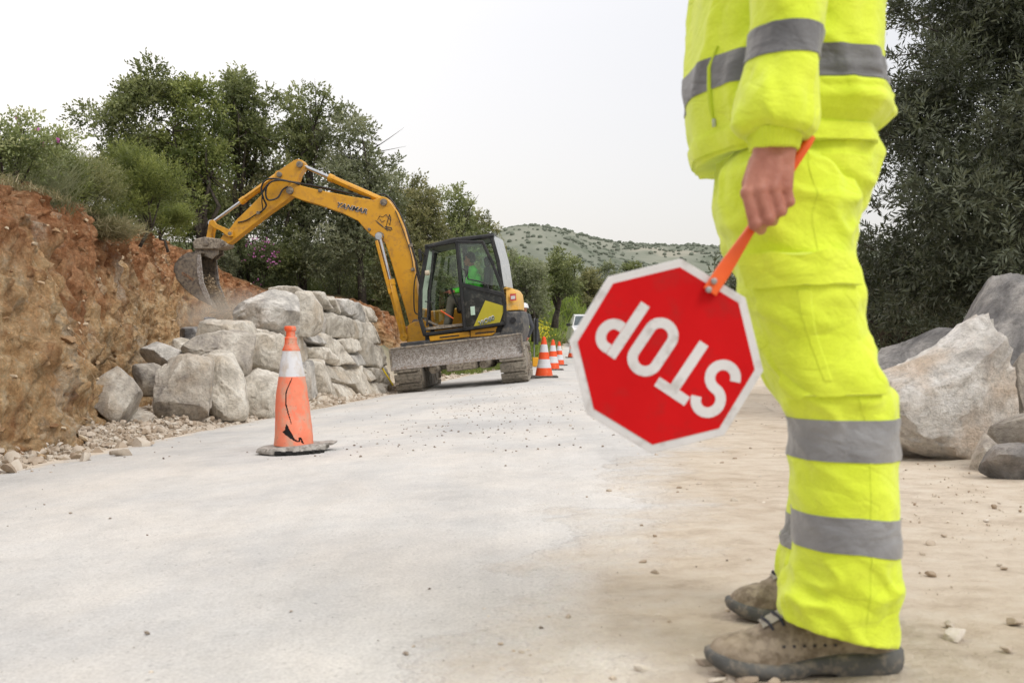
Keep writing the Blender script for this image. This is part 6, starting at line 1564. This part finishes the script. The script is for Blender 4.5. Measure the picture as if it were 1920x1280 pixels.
T_ = [('leftmost tree of the row, its ragged crown spreading out over the bank', [env(150, 300, 165, 300, 21.3, .9), env(195, 345, 118, 260, 21.6, .9), env(200, 350, 240, 400, 21.6, .9)], bt(275, 21.6, 1.9), M_OAK, 34),
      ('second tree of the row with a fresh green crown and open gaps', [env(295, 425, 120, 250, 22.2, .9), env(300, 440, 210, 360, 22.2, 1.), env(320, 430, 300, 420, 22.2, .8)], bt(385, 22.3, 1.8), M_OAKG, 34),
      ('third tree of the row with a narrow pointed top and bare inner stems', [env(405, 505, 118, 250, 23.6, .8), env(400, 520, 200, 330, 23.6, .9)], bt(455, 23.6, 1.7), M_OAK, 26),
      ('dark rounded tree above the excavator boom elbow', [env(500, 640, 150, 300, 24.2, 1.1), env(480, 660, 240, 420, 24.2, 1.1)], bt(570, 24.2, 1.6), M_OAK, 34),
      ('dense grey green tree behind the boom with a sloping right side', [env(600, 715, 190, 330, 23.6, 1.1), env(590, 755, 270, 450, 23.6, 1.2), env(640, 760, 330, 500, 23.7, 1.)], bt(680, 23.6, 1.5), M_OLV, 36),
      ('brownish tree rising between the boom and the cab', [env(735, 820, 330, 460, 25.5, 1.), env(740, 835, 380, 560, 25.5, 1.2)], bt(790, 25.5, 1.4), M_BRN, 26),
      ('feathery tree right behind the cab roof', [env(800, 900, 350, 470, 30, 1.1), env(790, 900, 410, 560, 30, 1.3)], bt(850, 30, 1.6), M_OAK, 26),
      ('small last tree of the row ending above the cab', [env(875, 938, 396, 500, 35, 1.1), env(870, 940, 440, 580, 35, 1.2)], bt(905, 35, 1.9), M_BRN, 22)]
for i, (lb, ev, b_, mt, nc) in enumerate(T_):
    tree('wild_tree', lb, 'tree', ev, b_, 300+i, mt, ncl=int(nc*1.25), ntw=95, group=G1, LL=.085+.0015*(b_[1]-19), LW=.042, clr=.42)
# trees behind the excavator's tail and further along the road
tree('olive_tree', 'round olive tree standing to the right of the excavator counterweight', 'tree', [env(942, 1045, 458, 560, 34, 1.2), env(955, 1055, 500, 615, 34, 1.2), env(925, 1000, 500, 600, 34.5, 1.)], bt(1005, 34, .7), 331, M_OLV, ncl=34, ntw=80, LL=.10, LW=.042, r0=.14)
tree('olive_tree', 'second olive tree peeping out on the right side of the round one', 'tree', [env(1005, 1086, 472, 560, 37, 1.2)], bt(1040, 37, 1.2), 332, M_OAK, ncl=24, ntw=70, LL=.11, LW=.05, r0=.12)
tree('olive_tree', 'small dark tree beside the yellow flowers left of the paddle', 'tree', [env(1088, 1130, 500, 590, 52, 1.3)], bt(1110, 52, 1.2), 333, M_BRN, ncl=20, ntw=60, LL=.14, LW=.06, r0=.12)
tree('olive_tree', 'distant tree just above the upper left edge of the paddle', 'tree', [env(1118, 1165, 492, 560, 62, 1.6)], bt(1140, 62, 2.2), 334, M_OLV, ncl=20, ntw=60, LL=.15, LW=.07, r0=.12)
tree('olive_tree', 'distant tree over the top left corner of the paddle', 'tree', [env(1160, 1215, 486, 560, 70, 1.8)], bt(1188, 70, 2.0), 335, M_OAK, ncl=22, ntw=60, LL=.16, LW=.08, r0=.12)
tree('olive_tree', 'small tree on the slope left of the road behind the olive', 'tree', [env(1075, 1115, 520, 560, 60, 1.3)], bt(1095, 60, 3.0), 336, M_OLV, ncl=14, ntw=60, LL=.14, LW=.07, r0=.1)
# the big olive behind the boulders on the right
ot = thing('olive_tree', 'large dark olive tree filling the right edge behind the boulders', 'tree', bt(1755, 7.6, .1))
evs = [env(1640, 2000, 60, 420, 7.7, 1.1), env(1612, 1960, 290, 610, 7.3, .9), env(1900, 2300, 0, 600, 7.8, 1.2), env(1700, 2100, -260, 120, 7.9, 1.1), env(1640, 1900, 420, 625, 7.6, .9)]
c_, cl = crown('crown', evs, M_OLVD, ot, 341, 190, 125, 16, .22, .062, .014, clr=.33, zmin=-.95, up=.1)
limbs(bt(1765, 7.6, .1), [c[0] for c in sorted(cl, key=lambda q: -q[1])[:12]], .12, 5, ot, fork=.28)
rg = np.random.default_rng(9)      # loose sprays reaching into the sky on its left
C_, D_ = [], []; sp = MB()
for (px, py, dx, dy) in ((1760, 60, -90, -45), (1740, 30, -70, 25), (1720, 100, -60, 5), (1730, 160, -62, -18), (1700, 200, -40, 12), (1710, 30, -35, -40), (1680, 260, -38, -25), (1670, 330, -45, -30), (1650, 400, -30, -50), (1640, 470, -26, -20), (1700, 10, -30, 10), (1750, 0, -50, -30)):
    a = W(px, py, 7.4); b = W(px+dx, py+dy, 7.35); sp.tube([tuple(a), tuple((a+b)/2+rg.normal(0, .01, 3)), tuple(b)], [.006, .004, .002], 5)
    for k in range(16):
        f = rg.random(); C_.append(a+(b-a)*f+rg.normal(0, .015, 3)); D_.append(unit((b-a)/np.linalg.norm(b-a)+rg.normal(0, .6, 3)))
V, F, T = leaves(np.array(C_), np.array(D_), np.full(len(C_), .35), 11, .13, .055, .013, rg); me = np_mesh('spray', V, F); attr(me, 'tint', T, 'FACE'); link('spray', me, M_OLVD, ot); tag(sp.build('twigs', M_BARK, ot, smooth=180), kind='stuff')
# a second olive far behind the worker's hip, its edge just showing
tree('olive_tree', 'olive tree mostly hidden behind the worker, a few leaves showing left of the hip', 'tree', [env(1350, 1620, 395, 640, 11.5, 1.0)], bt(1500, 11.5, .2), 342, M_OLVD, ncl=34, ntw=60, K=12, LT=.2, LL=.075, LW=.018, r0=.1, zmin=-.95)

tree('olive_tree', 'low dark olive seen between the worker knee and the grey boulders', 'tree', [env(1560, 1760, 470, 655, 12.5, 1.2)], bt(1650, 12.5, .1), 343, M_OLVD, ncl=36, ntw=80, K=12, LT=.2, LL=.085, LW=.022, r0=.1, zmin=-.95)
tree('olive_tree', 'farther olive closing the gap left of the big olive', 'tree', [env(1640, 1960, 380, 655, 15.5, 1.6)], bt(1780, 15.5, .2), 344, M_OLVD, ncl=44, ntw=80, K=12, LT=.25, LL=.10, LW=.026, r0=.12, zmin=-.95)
# --- shrubs on the bank
def shrub(label, ev, base, seed, mat, ncl=14, ntw=60, K=8, LT=.16, LL=.045, LW=.02, flowers=0, up=.5, clr=.42):
    t = thing('shrub', label, 'shrub', tuple(base)); c_, cl = crown('foliage', [ev], mat, t, seed, ncl, ntw, K, LT, LL, LW, clr, -.9, up)
    limbs(base, [c[0] for c in cl[:7]], .018, seed, t, 'stem', .12)
    if flowers:
        rg = np.random.default_rng(seed); n = flowers; d = unit(rg.normal(size=(n, 3))*np.array([1, .6, 1])-np.array([0, .7, -.2])); C = ev[0]+d*ev[1]*rg.uniform(.75, 1.0, (n, 1))
        idx = rg.integers(0, max(2, n//5), n); ctr = C[:max(2, n//5)]; C = ctr[idx]+rg.normal(0, .06, (n, 3))
        D = unit(rg.normal(size=(n, 3))-np.array([0, .8, 0])); V, F, T = leaves(C, D, np.full(n, .5), 5, .01, .032, .03, rg, 2.0); me = np_mesh('flowers', V, F)
        tag(link('flowers', me, M_PINK, t), kind='stuff')
    return t
M_PINK = m_simple('pink_petals', (.55, .14, .42), (.68, .27, .58), 30, .7)
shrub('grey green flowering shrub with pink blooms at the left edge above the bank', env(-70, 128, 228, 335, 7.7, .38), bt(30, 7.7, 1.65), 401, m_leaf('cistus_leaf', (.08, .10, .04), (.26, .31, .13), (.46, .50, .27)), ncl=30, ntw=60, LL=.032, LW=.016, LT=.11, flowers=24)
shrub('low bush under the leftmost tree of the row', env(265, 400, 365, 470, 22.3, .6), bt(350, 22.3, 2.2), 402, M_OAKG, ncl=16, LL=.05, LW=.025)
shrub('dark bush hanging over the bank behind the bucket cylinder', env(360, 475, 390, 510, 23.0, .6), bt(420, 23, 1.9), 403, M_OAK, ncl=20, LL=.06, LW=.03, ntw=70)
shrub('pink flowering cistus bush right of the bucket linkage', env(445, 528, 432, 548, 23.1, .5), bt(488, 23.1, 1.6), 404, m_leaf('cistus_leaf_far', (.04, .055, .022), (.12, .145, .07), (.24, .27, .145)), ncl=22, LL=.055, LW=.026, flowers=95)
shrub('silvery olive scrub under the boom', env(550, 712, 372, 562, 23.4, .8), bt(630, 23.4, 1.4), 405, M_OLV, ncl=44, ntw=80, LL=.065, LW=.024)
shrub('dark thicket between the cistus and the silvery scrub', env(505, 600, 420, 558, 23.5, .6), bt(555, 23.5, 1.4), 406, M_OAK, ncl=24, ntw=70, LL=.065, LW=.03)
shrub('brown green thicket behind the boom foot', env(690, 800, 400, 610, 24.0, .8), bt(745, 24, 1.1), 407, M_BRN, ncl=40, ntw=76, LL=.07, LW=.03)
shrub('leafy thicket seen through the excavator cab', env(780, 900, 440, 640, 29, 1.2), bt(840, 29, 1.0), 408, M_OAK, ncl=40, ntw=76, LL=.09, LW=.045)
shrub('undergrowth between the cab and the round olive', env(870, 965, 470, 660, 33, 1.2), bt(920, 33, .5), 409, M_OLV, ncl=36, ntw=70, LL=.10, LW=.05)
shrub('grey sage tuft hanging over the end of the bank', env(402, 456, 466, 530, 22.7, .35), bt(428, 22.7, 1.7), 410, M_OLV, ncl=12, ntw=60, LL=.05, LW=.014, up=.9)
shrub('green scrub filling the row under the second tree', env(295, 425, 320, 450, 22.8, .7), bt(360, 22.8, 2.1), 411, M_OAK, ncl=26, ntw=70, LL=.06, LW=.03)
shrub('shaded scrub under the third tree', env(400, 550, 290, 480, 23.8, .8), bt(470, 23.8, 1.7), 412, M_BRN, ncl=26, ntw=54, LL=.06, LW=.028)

# --- brooms and grasses: thin upright blades
def blades(C, D, L_, Wd, rg, droop=.25, seg=4):
    n = len(C); side = unit(np.cross(D, rg.normal(size=(n, 3)))); V = []
    for k in range(seg+1):
        f = k/seg; c = C+D*L_[:, None]*f+np.array([0, 0, -1.])*(droop*L_*f*f)[:, None]+side*0; w = Wd[:, None]*(1-f*.9)
        V += [c-side*w, c+side*w]
    V = np.stack(V, 1)   # n, 2(seg+1), 3
    i0 = np.arange(n)[:, None]*(2*(seg+1)); q = np.concatenate([np.stack([i0[:, 0]+2*k, i0[:, 0]+2*k+1, i0[:, 0]+2*k+3, i0[:, 0]+2*k+2], 1) for k in range(seg)])
    return V.reshape(-1, 3), q
def broom(label, px, Y_, z, wpx, hpx, seed, mat, n=1500, spread=.6, wd=.0035, droop=.15, name='shrub', cat='shrub'):
    rg = np.random.default_rng(seed); base = np.array(bt(px, Y_, z)); h = hpx/FPX*Y_; w = wpx/FPX*Y_
    t = thing(name, label, cat, tuple(base)); C = base+rg.normal(0, 1, (n, 3))*np.array([w*.22, w*.22, .03])+np.array([0, 0, -.05])
    D = unit(np.stack([rg.normal(0, spread, n), rg.normal(0, spread, n), np.ones(n)], 1)); L_ = h*rg.uniform(.45, 1.05, n)
    V, F = blades(C, D, L_, np.full(n, wd), rg, droop, 4); me = np_mesh('foliage', V, F)
    nf = len(F)//4; attr(me, 'tint', np.tile(np.clip(rg.normal(.5, .22, n), 0, 1), 4), 'FACE'); link('foliage', me, mat, t)
    # side twigs
    k = 3; bi = rg.integers(0, n, n*k); f = rg.uniform(.3, .95, n*k); C2 = C[bi]+D[bi]*(L_[bi]*f)[:, None]+np.array([0, 0, -1.])*(droop*L_[bi]*f*f)[:, None]; D2 = unit(D[bi]+rg.normal(0, .4, (n*k, 3)))
    V, F = blades(C2, D2, h*rg.uniform(.12, .28, n*k), np.full(n*k, wd*.8), rg, .1, 2); me = np_mesh('side_shoots', V, F); attr(me, 'tint', np.tile(np.clip(rg.normal(.6, .2, n*k), 0, 1), 2), 'FACE'); link('side_shoots', me, mat, t)
    return t
M_DRY = m_leaf('dry_grass', (.10, .085, .045), (.24, .205, .12), (.40, .35, .23))
M_GRSS = m_leaf('green_grass', (.05, .075, .015), (.14, .18, .04), (.27, .31, .08))
broom('thin twiggy broom with bare spikes behind the flowering shrub', 60, 8.6, 1.72, 130, 165, 421, m_leaf('spiky_grey', (.06, .07, .035), (.15, .16, .09), (.26, .27, .17)), n=800, spread=.42, wd=.0026)
def soft_broom(label, ev, base, seed, mat, ncl, **k): return shrub(label, ev, base, seed, mat, ncl=ncl, ntw=95, K=10, LT=.20, LL=.055, LW=.0075, up=1.4, clr=.36, **k)
soft_broom('bright green broom bush standing on the bank below the leftmost tree', env(200, 326, 288, 425, 11.6, .42), bt(262, 11.6, 1.8), 422, M_BROOM, 52)
soft_broom('duller green broom left of the bright broom', env(105, 215, 318, 425, 10.2, .4), bt(165, 10.2, 1.74), 423, m_leaf('dull_broom', (.07, .08, .03), (.20, .205, .09), (.36, .35, .17)), 40)
soft_broom('second small broom at the foot of the bright broom', env(280, 350, 385, 455, 14.5, .4), bt(315, 14.5, 2.0), 424, M_BROOM, 22)
soft_broom('green broom at the far left behind the flowering shrub', env(60, 150, 300, 385, 9.2, .35), bt(105, 9.2, 1.7), 426, M_BROOM, 26)
broom('yellowish dry grass tuft spilling over the bank edge', 205, 10.4, 1.72, 90, 80, 425, M_DRY, n=700, spread=.9, wd=.004, droop=.6, name='grass_tuft', cat='grass tuft')
def grass(label, pts, L0, L1, wd, mat, seed, droop=.35):
    rg = np.random.default_rng(seed); C = np.array(pts); n = len(C); D = unit(np.stack([rg.normal(0, .4, n), rg.normal(0, .4, n), np.ones(n)], 1))
    V, F = blades(C, D, rg.uniform(L0, L1, n), np.full(n, wd), rg, droop, 3); me = np_mesh('grass', V, F); attr(me, 'tint', np.tile(np.clip(rg.normal(.5, .25, n), 0, 1), 3), 'FACE')
    return tag(link('grass', me, mat), label, kind='stuff')
rg = np.random.default_rng(77)
def bank_pts(n, i0, i1, o0, o1):
    out = []
    for _ in range(n):
        i = rg.integers(i0, i1); o = rg.uniform(o0, o1); x = BANK['x'][i]-BANK['nx'][i]*o; y = BANK['y'][i]-BANK['ny'][i]*o; out.append((x, y, BANK['z'][i]+.02*o))
    return out
iy = lambda Yv: int(np.argmin(np.abs(BANK['y'][:480]-Yv)))
tuf = lambda P, k, s_: [tuple(np.array(p)+rg.normal(0, s_, 3)*np.array([1, 1, .1])) for p in P for _ in range(k)]
grass('dry grass trailing over the lip of the earth bank', tuf(bank_pts(420, iy(6), iy(19), -.10, .35), 9, .03), .08, .26, .0028, M_DRY, 1, .8)
grass('mixed green growth along the top of the earth bank', tuf(bank_pts(520, iy(6), 560, .1, 1.6), 9, .05), .12, .34, .0035, M_GRSS, 2)
grass('low scrub under the trees on the bank', tuf(bank_pts(700, iy(11), 600, .1, 3.0), 9, .08), .15, .5, .007, m_leaf('scrub', (.03, .035, .014), (.09, .10, .045), (.17, .18, .09)), 3)
pts = []
for _ in range(15000):
    y = rng.uniform(24, 50); o = abs(rng.normal(0, .8 if y < 30 else 1.8))+.05; x = float(xl(y))-o; pts.append((x, y, gzs(x, y)-.01))
grass('fresh green grass on the verge left of the road', pts, .08, .34, .009, M_GRSS, 4)
pts = []
for _ in range(17000):
    y = rng.uniform(34, 66); x = float(xl(y))-rng.uniform(.6, 8); pts.append((x, y, gzs(x, y)-.01))
grass('tall bright green weeds on the slope beside the road', pts, .3, .9, .02, M_LGRN, 5)
M_YFL = m_simple('yellow_petals', (.62, .55, .02), (.75, .66, .05), 30, .7)
pts = []; rg2 = np.random.default_rng(5)
for _ in range(2600):
    y = rng.uniform(34, 50); x = float(xl(y))-rng.uniform(.6, 4.2); 
    if vnoise(np.array([x*.5, y*.25, 3.]), 1, 5) < -.1: continue
    pts.append((x, y, gzs(x, y)+rng.uniform(.3, .8)))
C = np.array(pts); V, F, T = leaves(C, unit(rg2.normal(size=C.shape)), np.full(len(C), .5), 4, .03, .06, .05, rg2, 2.0)
tag(link('flowers', np_mesh('flowers', V, F), M_YFL), 'yellow flowers on the sunlit slope left of the road', kind='stuff')
pts = []
for _ in range(9000):
    y = rng.uniform(6.3, 16); x = float(xr(y))+rng.uniform(1.2, 7); pts.append((x, y, gzs(x, y)-.01))
grass('grass under the olive trees on the right', pts, .06, .22, .005, M_GRSS, 6)

# --- woodland patches over the far hills
hx_, hy_, HZ_ = HILL
n = 15000; bxs = rng.uniform(-260, 520, n); bys = 190+rng.random(n)**.75*480
ix = np.clip(((bxs-hx_[0])/(hx_[1]-hx_[0])), 0, len(hx_)-2); iy_ = np.interp(bys, hy_, range(len(hy_)))
i0, j0 = ix.astype(int), np.clip(iy_.astype(int), 0, len(hy_)-2); fx, fy = ix-i0, iy_-j0
bzs = HZ_[j0, i0]*(1-fx)*(1-fy)+HZ_[j0, i0+1]*fx*(1-fy)+HZ_[j0+1, i0]*(1-fx)*fy+HZ_[j0+1, i0+1]*fx*fy
dens = vnoise(np.stack([bxs, bys, 0*bxs], -1), 1/45., 4)
V0, F0 = ico(1); Vs, Fs, Ts = [], [], []; off = 0
for x, y, z, dn in zip(bxs, bys, bzs, dens):
    if dn < -.2 and rng.random() < .8: continue
    r = rng.uniform(.4, 1.25)*(.5+y/900); P = V0*(1+.3*rng.normal(size=(len(V0), 1))*.6)*np.array([r, r, r*.8])+np.array([x, y, z+r*.35]); Vs.append(P); Fs.append(F0+off); off += len(P); Ts.append(np.full(len(F0), rng.random()))
me = np_mesh('far_woodland', np.concatenate(Vs), np.concatenate(Fs)); attr(me, 'tint', np.concatenate(Ts), 'FACE')
s = N('haze_tinted_woodland'); v = s.pos()  # scrub tones paled towards the hill colour, haze painted in
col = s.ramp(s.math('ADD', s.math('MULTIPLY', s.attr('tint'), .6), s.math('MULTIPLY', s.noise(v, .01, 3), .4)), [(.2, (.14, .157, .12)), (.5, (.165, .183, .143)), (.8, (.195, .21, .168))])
tag(link('far_woodland', me, s.pbr(col, 1.0, Specular_IOR_Level=0.0), smooth=180), 'scattered olive groves and scrub on the hazy hills', kind='stuff')
# nearer hedge line at the foot of the hills
pts = []

# dark scrub filling the ground behind the wall
pts = []
for _ in range(16000):
    y = rng.uniform(22.6, 33); x = float(xl(y))-rng.uniform(.9, 9); pts.append((x, y, gzs(x, y)-.02))
grass('shaded undergrowth beneath the row of trees', pts, .15, .6, .012, m_leaf('undergrowth', (.025, .03, .012), (.085, .095, .04), (.17, .17, .08)), 8)

# deep thickets behind the row of trees close the view under the crowns
for (x0, x1, y0, y1, Y_, sd, mt, lb) in ((170, 330, 250, 450, 25, 501, M_OAK, 'deep thicket behind the leftmost tree trunks'), (300, 470, 240, 500, 26, 502, M_OAKG, 'deep thicket between the second and third trees'), (440, 620, 270, 540, 26.5, 503, M_OLV, 'deep grey thicket behind the flowering cistus'), (590, 780, 300, 570, 27, 504, M_OAK, 'deep thicket behind the curve of the boom')):
    shrub(lb, env(x0, x1, y0, y1, Y_, 1.0), bt((x0+x1)/2, Y_, 1.5), sd, mt, ncl=48, ntw=70, LL=.085, LW=.042)
